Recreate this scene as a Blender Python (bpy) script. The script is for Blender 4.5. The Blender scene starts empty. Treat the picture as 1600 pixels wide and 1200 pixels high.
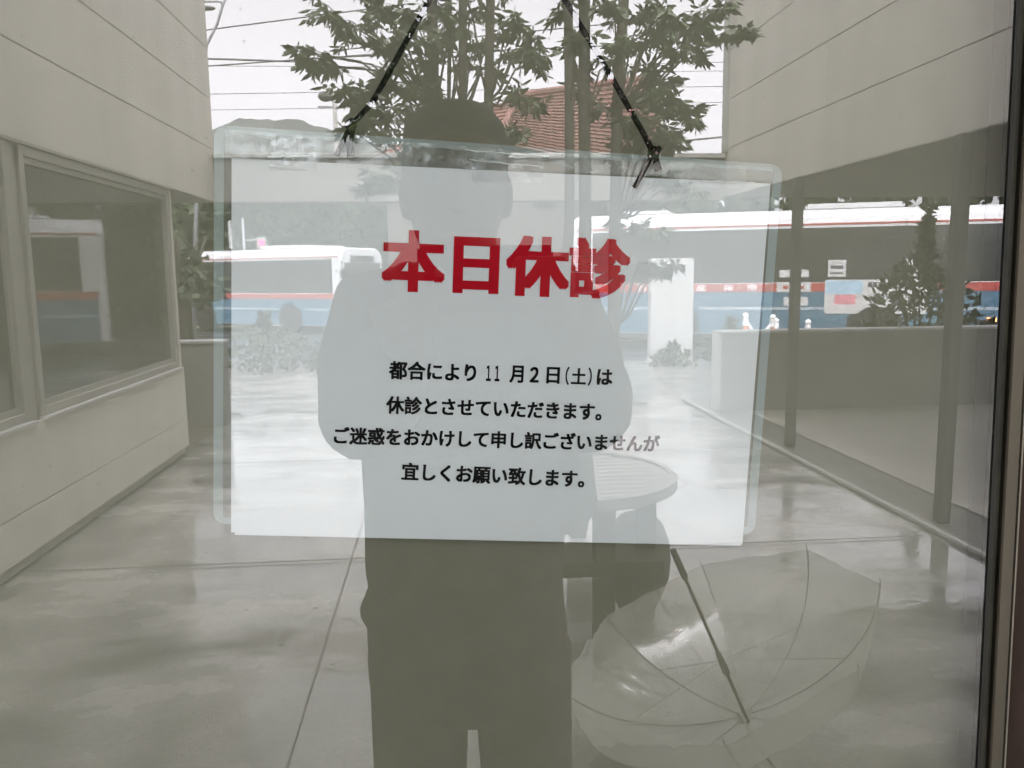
import bpy, bmesh, math, random
from mathutils import Vector, Matrix, noise
random.seed(7)
R = math.radians
sc = bpy.context.scene
COL = sc.collection

# ------------------------------------------------------------------ camera
# the door glass stands in the plane y = 0; the courtyard lies at y < 0, the clinic room at y > 0
CAM_D, CAM_H, FPX = 0.445, 1.46, 1294.0
yaw, pit, rol = R(4.87), R(7.75), R(0.68)
fw = Vector((math.sin(yaw)*math.cos(pit), math.cos(yaw)*math.cos(pit), -math.sin(pit)))
r0 = Vector((math.cos(yaw), -math.sin(yaw), 0)); u0 = r0.cross(fw)
rt = r0*math.cos(rol) - u0*math.sin(rol); up = r0*math.sin(rol) + u0*math.cos(rol)
cd = bpy.data.cameras.new('camera'); cam = bpy.data.objects.new('camera', cd); COL.objects.link(cam)
cd.sensor_width = 36; cd.lens = FPX/1600*36; cd.clip_start = 0.01; cd.clip_end = 3000
M = Matrix.Identity(4)
for i in range(3):
    M[i][0], M[i][1], M[i][2] = rt[i], up[i], -fw[i]
M.translation = (0, -CAM_D, CAM_H)
cam.matrix_world = M
sc.camera = cam

# ------------------------------------------------------------------ overcast sky, soft sun, exposure
SUN_EL, SUN_AZ = R(60), R(3)
w = bpy.data.worlds.new('World'); sc.world = w; w.use_nodes = True
nt = w.node_tree; bg = nt.nodes['Background']
sky = nt.nodes.new('ShaderNodeTexSky'); sky.sky_type = 'NISHITA'; sky.sun_disc = False
sky.sun_elevation = SUN_EL; sky.sun_rotation = SUN_AZ; sky.dust_density = 4; sky.air_density = 1.0
hs = nt.nodes.new('ShaderNodeHueSaturation'); hs.inputs['Saturation'].default_value = 0.0
nt.links.new(sky.outputs[0], hs.inputs['Color']); tn = nt.nodes.new('ShaderNodeMix'); tn.data_type = 'RGBA'; tn.blend_type = 'MULTIPLY'; tn.inputs[0].default_value = 1; tn.inputs[7].default_value = (.99, .985, 1.03, 1)
nt.links.new(hs.outputs[0], tn.inputs[6]); nt.links.new(tn.outputs[2], bg.inputs[0])
bg.inputs[1].default_value = 0.14
sl = bpy.data.lights.new('sun', 'SUN'); sl.energy = 0.5; sl.angle = R(40); sl.color = (1, .97, .93)
so = bpy.data.objects.new('sun', sl); COL.objects.link(so)
so.rotation_euler = Vector((-math.sin(SUN_AZ)*math.cos(SUN_EL), -math.cos(SUN_AZ)*math.cos(SUN_EL), -math.sin(SUN_EL))).to_track_quat('-Z', 'Y').to_euler()
sc.view_settings.view_transform = 'Standard'; sc.view_settings.look = 'None'
sc.view_settings.exposure = 3.47; sc.view_settings.gamma = 1
sc.cycles.max_bounces = 10; sc.cycles.transparent_max_bounces = 24
sc.cycles.sample_clamp_indirect = 12

# ------------------------------------------------------------------ materials
def mat(name, col, rough=.6, var=.12, scale=6., metal=0., bump=0., bscale=60., spec=.5, emit=None, detail=4, stretch=(1, 1, 1), trans=0.):
    m = bpy.data.materials.new(name); m.use_nodes = True
    n, l = m.node_tree.nodes, m.node_tree.links
    b = n['Principled BSDF']
    b.inputs['Roughness'].default_value = rough; b.inputs['Metallic'].default_value = metal
    b.inputs['Specular IOR Level'].default_value = spec
    tc = n.new('ShaderNodeTexCoord'); mp = n.new('ShaderNodeMapping'); mp.inputs['Scale'].default_value = stretch
    l.new(tc.outputs['Object'], mp.inputs[0])
    nz = n.new('ShaderNodeTexNoise'); nz.inputs['Scale'].default_value = scale; nz.inputs['Detail'].default_value = detail
    l.new(mp.outputs[0], nz.inputs['Vector'])
    cr = n.new('ShaderNodeValToRGB'); e = cr.color_ramp.elements
    e[0].position, e[1].position = .3, .7
    e[0].color = (*[c*(1-var) for c in col], 1); e[1].color = (*[min(1, c*(1+var)) for c in col], 1)
    l.new(nz.outputs[0], cr.inputs[0]); l.new(cr.outputs[0], b.inputs['Base Color'])
    if bump:
        n2 = n.new('ShaderNodeTexNoise'); n2.inputs['Scale'].default_value = bscale; l.new(mp.outputs[0], n2.inputs['Vector'])
        bp = n.new('ShaderNodeBump'); bp.inputs['Strength'].default_value = bump; bp.inputs['Distance'].default_value = .01
        l.new(n2.outputs[0], bp.inputs['Height']); l.new(bp.outputs[0], b.inputs['Normal'])
    if emit:
        b.inputs['Emission Color'].default_value = (*emit[0], 1); b.inputs['Emission Strength'].default_value = emit[1]
    return m

def reflective_glass(name, refl, tint, specks=False):
    m = bpy.data.materials.new(name); m.use_nodes = True
    n, l = m.node_tree.nodes, m.node_tree.links; n.clear()
    out = n.new('ShaderNodeOutputMaterial'); mx = n.new('ShaderNodeMixShader')
    tr = n.new('ShaderNodeBsdfTransparent'); tr.inputs[0].default_value = (*tint, 1)
    gl = n.new('ShaderNodeBsdfGlossy'); gl.inputs['Roughness'].default_value = 0.0; gl.inputs[0].default_value = (1, .985, 1, 1)
    l.new(tr.outputs[0], mx.inputs[1]); l.new(gl.outputs[0], mx.inputs[2]); l.new(mx.outputs[0], out.inputs[0])
    mx.inputs[0].default_value = refl
    if specks:      # dried rain specks and dust on the outer face
        tc = n.new('ShaderNodeTexCoord')
        vo = n.new('ShaderNodeTexVoronoi'); vo.inputs['Scale'].default_value = 130; l.new(tc.outputs['Object'], vo.inputs['Vector'])
        mt = n.new('ShaderNodeMath'); mt.operation = 'LESS_THAN'; mt.inputs[1].default_value = .10; l.new(vo.outputs['Distance'], mt.inputs[0])
        sp = n.new('ShaderNodeSeparateColor'); l.new(vo.outputs['Color'], sp.inputs[0])
        m2 = n.new('ShaderNodeMath'); m2.operation = 'LESS_THAN'; m2.inputs[1].default_value = .22; l.new(sp.outputs[0], m2.inputs[0])
        m3 = n.new('ShaderNodeMath'); m3.operation = 'MULTIPLY'; l.new(mt.outputs[0], m3.inputs[0]); l.new(m2.outputs[0], m3.inputs[1])
        m4 = n.new('ShaderNodeMath'); m4.operation = 'MULTIPLY_ADD'; l.new(m3.outputs[0], m4.inputs[0]); m4.inputs[1].default_value = -refl*.35; m4.inputs[2].default_value = refl
        l.new(m4.outputs[0], mx.inputs[0])
    return m

def film(name, opac, col, refl, rough=.08, bump=0., bscale=80., patches=None):
    """clear or milky plastic sheet: part transparent, part scattering, part shiny"""
    m = bpy.data.materials.new(name); m.use_nodes = True
    n, l = m.node_tree.nodes, m.node_tree.links; n.clear()
    out = n.new('ShaderNodeOutputMaterial'); m1 = n.new('ShaderNodeMixShader'); m2 = n.new('ShaderNodeMixShader')
    tr = n.new('ShaderNodeBsdfTransparent'); df = n.new('ShaderNodeBsdfDiffuse'); df.inputs[0].default_value = (*col, 1)
    tl = n.new('ShaderNodeBsdfTranslucent'); tl.inputs[0].default_value = (*col, 1)
    m0 = n.new('ShaderNodeMixShader'); m0.inputs[0].default_value = .4
    l.new(df.outputs[0], m0.inputs[1]); l.new(tl.outputs[0], m0.inputs[2])
    gl = n.new('ShaderNodeBsdfGlossy'); gl.inputs['Roughness'].default_value = rough
    l.new(tr.outputs[0], m1.inputs[1]); l.new(m0.outputs[0], m1.inputs[2]); m1.inputs[0].default_value = opac
    l.new(m1.outputs[0], m2.inputs[1]); l.new(gl.outputs[0], m2.inputs[2]); m2.inputs[0].default_value = refl
    l.new(m2.outputs[0], out.inputs[0])
    if patches:      # milky areas put the bright sky reflections on the creases into the colour
        t2 = n.new('ShaderNodeTexCoord'); z2 = n.new('ShaderNodeTexNoise'); z2.inputs['Scale'].default_value = patches[0]; z2.inputs['Detail'].default_value = 5
        l.new(t2.outputs['Object'], z2.inputs['Vector']); r2 = n.new('ShaderNodeMapRange')
        for i_, v_ in ((1, .42), (2, .66), (3, patches[1]), (4, patches[2])): r2.inputs[i_].default_value = v_
        l.new(z2.outputs[0], r2.inputs[0]); l.new(r2.outputs[0], m1.inputs[0])
    if bump:
        tc = n.new('ShaderNodeTexCoord'); nz = n.new('ShaderNodeTexNoise'); nz.inputs['Scale'].default_value = bscale
        l.new(tc.outputs['Object'], nz.inputs['Vector']); bp = n.new('ShaderNodeBump'); bp.inputs['Strength'].default_value = bump; bp.inputs['Distance'].default_value = .004
        l.new(nz.outputs[0], bp.inputs['Height']); l.new(bp.outputs[0], gl.inputs['Normal'])
    return m

def wet_concrete(name, col, coat_lo, coat_hi, scale=1.5, rough=.35):
    m = mat(name, col, rough, .38, 2.1, detail=14)
    n, l = m.node_tree.nodes, m.node_tree.links; b = n['Principled BSDF']
    tc = n.new('ShaderNodeTexCoord')
    # fine grain of the trowelled concrete, multiplied into the colour
    gz = n.new('ShaderNodeTexNoise'); gz.inputs['Scale'].default_value = 55; gz.inputs['Detail'].default_value = 6; l.new(tc.outputs['Object'], gz.inputs['Vector'])
    gr = n.new('ShaderNodeMapRange'); gr.inputs[1].default_value = .3; gr.inputs[2].default_value = .7; gr.inputs[3].default_value = .72; gr.inputs[4].default_value = 1.25; l.new(gz.outputs[0], gr.inputs[0])
    mm = n.new('ShaderNodeVectorMath'); mm.operation = 'SCALE'; src = b.inputs['Base Color'].links[0].from_socket
    l.new(src, mm.inputs[0]); l.new(gr.outputs[0], mm.inputs['Scale']); l.new(mm.outputs[0], b.inputs['Base Color'])
    mp = n.new('ShaderNodeMapping'); mp.inputs['Scale'].default_value = (1, 1.6, 1); l.new(tc.outputs['Object'], mp.inputs[0])
    nz = n.new('ShaderNodeTexNoise'); nz.inputs['Scale'].default_value = scale; nz.inputs['Detail'].default_value = 9; nz.inputs['Roughness'].default_value = .62
    l.new(mp.outputs[0], nz.inputs['Vector'])
    cr = n.new('ShaderNodeMapRange'); cr.inputs[1].default_value = .40; cr.inputs[2].default_value = .58; cr.inputs[3].default_value = coat_lo; cr.inputs[4].default_value = coat_hi
    l.new(nz.outputs[0], cr.inputs[0]); l.new(cr.outputs[0], b.inputs['Coat Weight'])
    wd = n.new('ShaderNodeMapRange'); wd.inputs[1].default_value = .38; wd.inputs[2].default_value = .60; wd.inputs[3].default_value = 1.2; wd.inputs[4].default_value = .62
    l.new(nz.outputs[0], wd.inputs[0]); mw = n.new('ShaderNodeVectorMath'); mw.operation = 'SCALE'     # soaked concrete is darker
    l.new(mm.outputs[0], mw.inputs[0]); l.new(wd.outputs[0], mw.inputs['Scale']); l.new(mw.outputs[0], b.inputs['Base Color'])
    rr = n.new('ShaderNodeMapRange'); rr.inputs[1].default_value = .40; rr.inputs[2].default_value = .58; rr.inputs[3].default_value = .32; rr.inputs[4].default_value = .0
    l.new(nz.outputs[0], rr.inputs[0]); l.new(rr.outputs[0], b.inputs['Coat Roughness'])
    b.inputs['Coat IOR'].default_value = 1.62
    n2 = n.new('ShaderNodeTexNoise'); n2.inputs['Scale'].default_value = 9; l.new(tc.outputs['Object'], n2.inputs['Vector'])
    bp = n.new('ShaderNodeBump'); bp.inputs['Strength'].default_value = .09; bp.inputs['Distance'].default_value = .01
    l.new(n2.outputs[0], bp.inputs['Height']); l.new(bp.outputs[0], b.inputs['Coat Normal'])
    return m

MT = dict(
    glass=reflective_glass('door_glass', .14, (.87, .925, .94), True),
    glint=mat('tape_glint_ridge', (.9, .9, .88), .12, .02, spec=1.0),
    clear=reflective_glass('clear_glass', .0, (1, 1, 1)),
    side=reflective_glass('side_glass', .12, (.6, .6, .58)),
    win=mat('window_pane', (.055, .058, .05), .02, .1, 2, spec=1.0),
    blind=mat('blind_fabric', (.238, .220, .162), .9, .03, 40, bump=.05, bscale=900, spec=.1),
    channel=mat('blind_channel', (.26, .245, .18), .8, .05, 20),
    paper=mat('white_paper', (.85, .84, .845), .7, .01, 8, bump=.02, bscale=14, spec=.15),
    red=mat('red_ink', (.55, .006, .018), .6, .03, spec=.05), black=mat('black_ink', (.006, .006, .006), .7, .03, spec=.03),
    cord=mat('black_cord', (.004, .004, .004), .9, .3, 400, bump=.5, bscale=1500, spec=.1),
    film=film('laminate_film', .05, (.8, .85, .83), .02), seal=film('laminate_seal', .5, (.72, .82, .80), .03, .2),
    crumple=film('crumpled_film', .30, (.86, .87, .82), .09, .16, .5, 60, (26, .05, .46)), tape=film('clear_tape', .10, (.9, .9, .9), .10, .08, .35, 120),
    bead=mat('bead_alu', (.22, .20, .165), .4, .1, 30, metal=.5), alu=mat('aluminium', (.105, .093, .074), .38, .1, 30, metal=.8, stretch=(1, 1, .05)), gasket=mat('gasket_rubber', (.006, .007, .005), .6),
    olive=mat('shaded_dirty_rebate', (.035, .034, .022), .6, .4, 60, detail=6), jamb=mat('brown_jamb', (.035, .023, .018), .7, .35, 20, spec=.1, stretch=(3, 3, .3)),  # rebate: shade of the recess mixed into the colour with dirt specks
    inner=mat('room_wall', (.35, .33, .28), .9, .05), innerdark=mat('room_floor', (.16, .14, .11), .5, .1),
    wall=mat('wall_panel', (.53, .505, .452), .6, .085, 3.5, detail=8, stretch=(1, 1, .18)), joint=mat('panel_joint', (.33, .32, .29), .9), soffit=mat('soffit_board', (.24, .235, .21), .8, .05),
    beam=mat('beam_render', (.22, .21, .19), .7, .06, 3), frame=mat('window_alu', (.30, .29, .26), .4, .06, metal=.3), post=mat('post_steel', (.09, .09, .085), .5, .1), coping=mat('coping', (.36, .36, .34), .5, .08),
    block=mat('parapet_render', (.22, .215, .195), .8, .06, 3), cap=mat('parapet_cap', (.45, .45, .43), .5, .05),
    pave=wet_concrete('wet_concrete', (.25, .244, .22), .8, 1.0), fore=wet_concrete('forecourt_concrete', (.24, .235, .215), .1, .6), ground=mat('ground_soil', (.16, .15, .12), .9, .3, .3),
    road=wet_concrete('wet_asphalt', (.07, .07, .07), .2, .8), gap=mat('paving_joint', (.15, .146, .13), .22, spec=.9), dry=mat('dry_concrete', (.40, .385, .345), .7, .08, 3),
    edge_dark=mat('dark_concrete', (.16, .155, .14), .5, .15, 3),  # darker tone for the strip between kerb and carport floor
    bark=mat('bark', (.07, .063, .05), .9, .3, 25, bump=.4, bscale=60), leaf=mat('leaf', (.055, .075, .03), .5, .35, 3), leaf2=mat('far_foliage', (.05, .065, .035), .8, .4, 1.5),
    hill=mat('hill_woods', (.15, .16, .15), .95, .15, .08), tile=mat('roof_tile', (.25, .13, .11), .7, .22, 6), hwall=mat('house_wall', (.13, .12, .105), .8, .05),
    buswhite=mat('bus_white', (.60, .61, .61), .25, .03), busblue=mat('bus_blue', (.075, .15, .21), .3, .05), busred=mat('bus_red', (.36, .075, .062), .3, .05), buspale=mat('bus_pale', (.32, .38, .42), .3, .03),
    busglass=mat('bus_glass', (.05, .052, .048), .06, .1, spec=.6), tyre=mat('tyre', (.02, .02, .02), .8, .2), rim=mat('rim', (.4, .4, .4), .4, metal=.6), dark=mat('underbody', (.03, .03, .028), .8, .2),
    amber=mat('amber_lamp', (.9, .25, .05), .3, emit=((1, .28, .08), 6)), redlamp=mat('red_lamp', (.9, .02, .05), .3, emit=((1, .03, .08), 3)), lens=mat('lamp_lens', (.8, .8, .78), .15),
    poster=mat('poster_white', (.5, .5, .49), .5, .03), posterblue=mat('poster_blue', (.35, .5, .6), .5), posterpink=mat('poster_pink', (.55, .22, .25), .5), ink=mat('poster_ink', (.08, .08, .09), .5),
    wood=mat('table_slat', (.20, .19, .17), .28, .15, 10, stretch=(1, 8, 1)), tleg=mat('table_leg', (.035, .033, .028), .5, .2, 8), pot=mat('planter_pot', (.045, .045, .036), .5, .2, 6),
    vinyl=film('umbrella_vinyl', .46, (.74, .75, .68), .07, .12, .3, 30), rib=mat('umbrella_rib', (.30, .29, .25), .35, metal=.5), shaft=mat('umbrella_shaft', (.07, .068, .05), .4), grip=mat('umbrella_grip', (.035, .035, .03), .5),
    cone=mat('bollard_orange', (.6, .2, .1), .5), white=mat('white_plastic', (.8, .8, .8), .4, .03), sign=mat('sign_white', (.50, .50, .49), .45, .05, 2),
    wire=mat('wire', (.10, .10, .105), .7), steel=mat('galvanised', (.30, .31, .32), .5, .1, metal=.4), concrete_pole=mat('pole_concrete', (.35, .34, .32), .8),
    skin=mat('skin', (.14, .09, .068), .5, .08, 20), hair=mat('black_hair', (.010, .009, .008), .6, .3, 80), jacket=mat('dark_jacket', (.14, .14, .137), .85, .25, 30, bump=.3, bscale=200), trousers=mat('grey_trousers', (.16, .16, .155), .85, .2, 20, bump=.2, bscale=200),
    shoe=mat('black_shoe', (.02, .02, .02), .4), phone=mat('phone_body', (.015, .015, .017), .2), eye=mat('eye_white', (.22, .21, .2), .2), mouth=mat('lips', (.35, .14, .12), .5),
    street=mat('lamp_head', (.10, .10, .09), .5), asphaltwhite=mat('pebble', (.05, .05, .045), .8),
)

# ------------------------------------------------------------------ mesh helpers
def V(x, d, z): return Vector((x, -d, z))      # d: metres out from the door glass into the courtyard

class MB:
    def __init__(s): s.v, s.f = [], []
    def add(s, vs, fs):
        o = len(s.v); s.v += [Vector(p) for p in vs]; s.f += [tuple(i+o for i in f) for f in fs]; return s
    def box(s, a, b):
        x0, x1 = sorted((a[0], b[0])); y0, y1 = sorted((a[1], b[1])); z0, z1 = sorted((a[2], b[2]))
        return s.add([(x0,y0,z0),(x1,y0,z0),(x1,y1,z0),(x0,y1,z0),(x0,y0,z1),(x1,y0,z1),(x1,y1,z1),(x0,y1,z1)],
                     [(0,3,2,1),(4,5,6,7),(0,1,5,4),(1,2,6,5),(2,3,7,6),(3,0,4,7)])
    def tube(s, pts, rad, n=8, sq=1.0, cap=True, side=None):
        """loft along pts; rad a number, a list, or a list of (rx, ry)"""
        pts = [Vector(p) for p in pts]; k = len(pts)
        rad = rad if isinstance(rad, (list, tuple)) else [rad]*k
        t0 = (pts[1]-pts[0]).normalized()
        a = side or (Vector((1, 0, 0)) if abs(t0.x) < .8 else Vector((0, 1, 0)))
        a = (Vector(a) - t0*t0.dot(Vector(a))).normalized(); vs = []
        for i, p in enumerate(pts):
            t = (pts[min(i+1, k-1)]-pts[max(i-1, 0)]).normalized()
            a = (a - t*t.dot(a)).normalized(); b = t.cross(a)
            rx, ry = rad[i] if isinstance(rad[i], (list, tuple)) else (rad[i], rad[i])
            for j in range(n):
                th = 2*math.pi*j/n; vs.append(p + a*math.cos(th)*rx + b*math.sin(th)*ry)
        fs = [(i*n+j, i*n+(j+1) % n, (i+1)*n+(j+1) % n, (i+1)*n+j) for i in range(k-1) for j in range(n)]
        if cap: fs += [tuple(range(n))[::-1], tuple(range((k-1)*n, k*n))]
        return s.add(vs, fs)
    def ball(s, c, r, n=12, m=8):
        rx, ry, rz = r if isinstance(r, (tuple, list)) else (r, r, r); c = Vector(c)
        vs = [c+Vector((0, 0, rz))]
        for i in range(1, m):
            ph = math.pi*i/m
            for j in range(n):
                th = 2*math.pi*j/n; vs.append(c+Vector((rx*math.sin(ph)*math.cos(th), ry*math.sin(ph)*math.sin(th), rz*math.cos(ph))))
        vs.append(c-Vector((0, 0, rz))); L = len(vs)-1
        fs = [(0, 1+j, 1+(j+1) % n) for j in range(n)]
        fs += [(1+(i)*n+j, 1+(i+1)*n+j, 1+(i+1)*n+(j+1) % n, 1+i*n+(j+1) % n) for i in range(m-2) for j in range(n)]
        fs += [(L, 1+(m-2)*n+(j+1) % n, 1+(m-2)*n+j) for j in range(n)]
        return s.add(vs, fs)
    def prism(s, poly, axis, a, b):
        """polygon extruded along an axis (0,1,2) from a to b"""
        def P(u, v, w):
            return ((w, u, v), (u, w, v), (u, v, w))[axis]
        n = len(poly)
        vs = [P(u, v, a) for u, v in poly]+[P(u, v, b) for u, v in poly]
        return s.add(vs, [tuple(range(n))[::-1], tuple(range(n, 2*n))]+[(i, (i+1) % n, n+(i+1) % n, n+i) for i in range(n)])
    def build(s, name, m, parent=None, local=False, smooth=False, bevel=0., seg=2, recalc=True):
        me = bpy.data.meshes.new(name)
        off = Vector((0, 0, 0)) if (local or parent is None) else ROOTLOC.get(parent.name, Vector((0, 0, 0)))
        me.from_pydata([tuple(v-off) for v in s.v], [], s.f)
        bm = bmesh.new(); bm.from_mesh(me)
        if recalc: bmesh.ops.recalc_face_normals(bm, faces=bm.faces)
        if bevel:
            es = [e for e in bm.edges if len(e.link_faces) == 2 and e.calc_face_angle(0) > .5]
            bmesh.ops.bevel(bm, geom=es, offset=bevel, segments=seg, affect='EDGES', clamp_overlap=True)
        bm.to_mesh(me); bm.free()
        if smooth:
            for p in me.polygons: p.use_smooth = True
        me.materials.append(m if not isinstance(m, str) else MT[m])
        o = bpy.data.objects.new(name, me); COL.objects.link(o)
        if parent is not None: o.parent = parent
        return o
ROOTLOC = {}

def tag(o, label=None, cat=None, group=None, kind=None):
    if label: o['label'] = label
    if cat: o['category'] = cat
    if group: o['group'] = group
    if kind: o['kind'] = kind
    return o
def thing(name, loc, label, cat, group=None, rz=0.):
    o = bpy.data.objects.new(name, None); COL.objects.link(o); o.empty_display_size = .1
    o.location = loc; o.rotation_euler = (0, 0, rz); ROOTLOC[o.name] = Vector(loc)
    return tag(o, label, cat, group)
def copy_thing(o, loc, rz, label):
    c = o.copy(); COL.objects.link(c); c.location = loc; c.rotation_euler = (0, 0, rz); c['label'] = label; ROOTLOC[c.name] = Vector(loc)
    for ch in list(o.children):
        d = ch.copy(); COL.objects.link(d); d.parent = c
        for g in list(ch.children):
            e = g.copy(); COL.objects.link(e); e.parent = d
    return c

def text_mesh(name, body, m, origin, width, height, xdir, nrm_flip=False, bold=.02, parent=None, slant=0., depth=.0):
    """flat lettering: stretched so that its ink box is width x height, its lower left corner at origin"""
    c = bpy.data.curves.new(name, 'FONT'); c.body = body; c.resolution_u = 4
    o = bpy.data.objects.new(name, c); COL.objects.link(o)
    bpy.context.view_layer.update()
    me = bpy.data.meshes.new_from_object(o.evaluated_get(bpy.context.evaluated_depsgraph_get()))
    bpy.data.objects.remove(o); bpy.data.curves.remove(c)
    xs = [v.co.x for v in me.vertices]; ys = [v.co.y for v in me.vertices]
    x0, x1, y0, y1 = min(xs), max(xs), min(ys), max(ys)
    xd = Vector(xdir).normalized(); zd = Vector((0, 0, 1)); zd = (zd-xd*xd.z).normalized()
    off = ROOTLOC.get(parent.name, Vector((0, 0, 0))) if parent is not None else Vector((0, 0, 0))
    if bold:        # heavier strokes: the outline laid down again in a ring of small shifts
        bm = bmesh.new(); bm.from_mesh(me); src = bm.copy(); base = list(bm.verts)
        for v in base: v.co.z = 0
        tmp = bpy.data.meshes.new('t'); src.to_mesh(tmp); src.free()
        for k, (sx, sy) in enumerate(((1, 1), (1, -1), (-1, 1), (-1, -1), (1, 0), (-1, 0), (0, 1), (0, -1))):
            n0 = len(bm.verts); bm.from_mesh(tmp); bm.verts.ensure_lookup_table()
            for v in list(bm.verts)[n0:]: v.co += Vector((bold*sx, bold*.8*sy, 1+k))
        bm.to_mesh(me); bm.free(); bpy.data.meshes.remove(tmp)
        x0 -= bold; x1 += bold; y0 -= bold*.8; y1 += bold*.8
    nd = xd.cross(zd)
    for v in me.vertices:
        v.co = Vector(origin)-off + xd*((v.co.x-x0)/(x1-x0)*width) + zd*((v.co.y-y0)/(y1-y0)*height) + nd*(round(v.co.z)*8e-6)
    me.name = name; me.materials.clear(); me.materials.append(MT[m])
    t = bpy.data.objects.new(name, me); COL.objects.link(t)
    if parent is not None: t.parent = parent
    return t

# ================================================================== LARGE STRUCTURE
def slope(x, d): return 0. if d < 8 else -.027*(d-8)
def sheet(name, x0, x1, d0, d1, nx, nd, dz, m):
    mb = MB(); vs = []
    for j in range(nd+1):
        for i in range(nx+1):
            x = x0+(x1-x0)*i/nx; d = d0+(d1-d0)*j/nd; vs.append(V(x, d, max(slope(x, d), -1.5)+dz))
    fs = [(j*(nx+1)+i, (j+1)*(nx+1)+i, (j+1)*(nx+1)+i+1, j*(nx+1)+i+1) for j in range(nd) for i in range(nx)]
    o = mb.add(vs, fs).build(name, m, recalc=False); return tag(o, kind='structure')
# one ground sheet out to the horizon (the row breaks follow the slope)
mb = MB(); rows = [-30, .3, 8, 30, 63, 120, 900]; cols = [-700, -80, -20, 20, 80, 700]
mb.add([V(x, d, max(slope(x, d), -1.5)-.02) for d in rows for x in cols],
       [(j*6+i, j*6+i+1, (j+1)*6+i+1, (j+1)*6+i) for j in range(6) for i in range(5)])
tag(mb.build('ground', 'ground', recalc=False), kind='structure')
sheet('courtyard_paving', -2.16, 2.69, 0.02, 8.6, 1, 1, 0, 'pave')
sheet('forecourt_paving', -14, 16, 8.6, 14.4, 1, 2, -.004, 'fore')
sheet('carport_floor', 3.14, 9, .02, 8.6, 1, 1, .012, 'dry')
sheet('carport_edge_strip', 2.74, 3.13, .02, 8.6, 1, 1, .010, 'edge_dark')
sheet('road', -60, 60, 14.4, 36, 2, 4, -.016, 'road')
g = MB()
for x in (-.49, .95): g.box(V(x-.003, .05, .001), V(x+.003, 8.5, .0045))
for d in (3.72, 6.04): 
    for a, b in ((-2.08, -.494), (-.486, .945), (.955, 2.6)): g.box(V(a, d-.003, .001), V(b, d+.003, .0045))
tag(g.build('paving_joints', 'gap'), kind='structure')
k = MB().box(V(2.69, .02, -.01), V(2.735, 8.6, .018)).build('kerb', 'coping', bevel=.006); tag(k, kind='structure')

# ---- panelled wall builder: rows of panels proud of a dark backing
def panel_wall(name, x, face, d0, d1, zs, joints, parent, thick=.2, m='wall'):
    """wall in the plane X = x facing +X (face 1) or -X (face -1)"""
    b = MB(); g = .005
    for r, (za, zb) in enumerate(zip(zs, zs[1:])):
        cuts = [d0]+[j for j in joints[r % len(joints)] if d0+.1 < j < d1-.1]+[d1]
        for da, db in zip(cuts, cuts[1:]):
            b.box(V(x, da+g/2, za+g/2), V(x-face*.018, db-g/2, zb-g/2))
    b.build(name, m, parent, bevel=.003, seg=1)
    return MB().box(V(x-face*.012, d0+.01, zs[0]+.01), V(x-face*thick, d1-.01, zs[-1]-.01)).build('wall_backing', 'joint', parent)

XL, XR, DEND = -2.1, 2.85, 7.82
lb = thing('clinic_wing', (XL, -4, 0), 'pale panelled wing with wide ribbon windows on the left of the glass reflection', 'building')
UZ = [2.143, 2.63, 3.09, 3.545, 4.0, 4.46, 4.92, 5.4]
panel_wall('upper_wall', XL, 1, .2, DEND, UZ, [[2.2], [4.87], [2.2, 6.6], [4.87]], lb)
panel_wall('lower_wall', XL, 1, .2, 6.5, [.062, .292, .715], [[3.1], [5.4]], lb)
MB().box(V(XL-.03, .2, 0), V(XL-.2, 6.49, .062)).build('plinth', 'joint', lb)
MB().box(V(XL-.019, 6.47, .718), V(XL-.2, 6.5, 2.14)).build('end_pier', 'wall', lb)
MB().box(V(XL-.2, .2, 2.16), V(XL-3.2, DEND-.01, 5.39)).box(V(XL-.2, .2, 0), V(XL-3.2, 6.45, .7)).build('body', 'wall', lb)
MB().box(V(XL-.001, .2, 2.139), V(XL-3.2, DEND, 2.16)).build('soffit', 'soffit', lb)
wf = MB()
for da, db in ((.3, 2.02), (2.14, 3.95), (4.07, 6.40)):
    w_ = MB()
    w_.box(V(XL-.01, da, .728), V(XL-.075, da+.05, 2.13)).box(V(XL-.01, db-.05, .728), V(XL-.075, db, 2.13))
    w_.box(V(XL-.01, da+.05, 2.075), V(XL-.075, db-.05, 2.13)).box(V(XL-.01, da+.05, .728), V(XL-.075, db-.05, .775))
    fr = w_.build('window', 'frame', lb, bevel=.004, seg=1)
    w2 = MB().box(V(XL-.028, da+.05, .775), V(XL-.06, da+.075, 2.075)).box(V(XL-.028, db-.075, .775), V(XL-.06, db-.05, 2.075)).box(V(XL-.028, da+.075, 2.045), V(XL-.06, db-.075, 2.075)).box(V(XL-.028, da+.075, .775), V(XL-.06, db-.075, .805))
    s_ = w2.build('sash', 'frame'); s_.parent = fr; s_.location = -ROOTLOC[lb.name]
    p_ = MB().box(V(XL-.045, da+.075, .805), V(XL-.052, db-.075, 2.045)).build('pane', 'win'); p_.parent = fr; p_.location = -ROOTLOC[lb.name]
    sill = MB().box(V(XL+.022, da-.01, .712), V(XL-.02, db+.01, .727)).build('sill', 'cap'); sill.parent = fr; sill.location = -ROOTLOC[lb.name]
for da, db in ((2.02, 2.14), (3.95, 4.07), (6.40, 6.47)):
    MB().box(V(XL-.03, da+.001, .72), V(XL-.14, db-.001, 2.138)).build('mullion', 'frame', lb)
MB().box(V(XL+.006, .25, 2.131), V(XL-.03, 6.47, 2.1385)).build('drip_rail', 'joint', lb)

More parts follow.
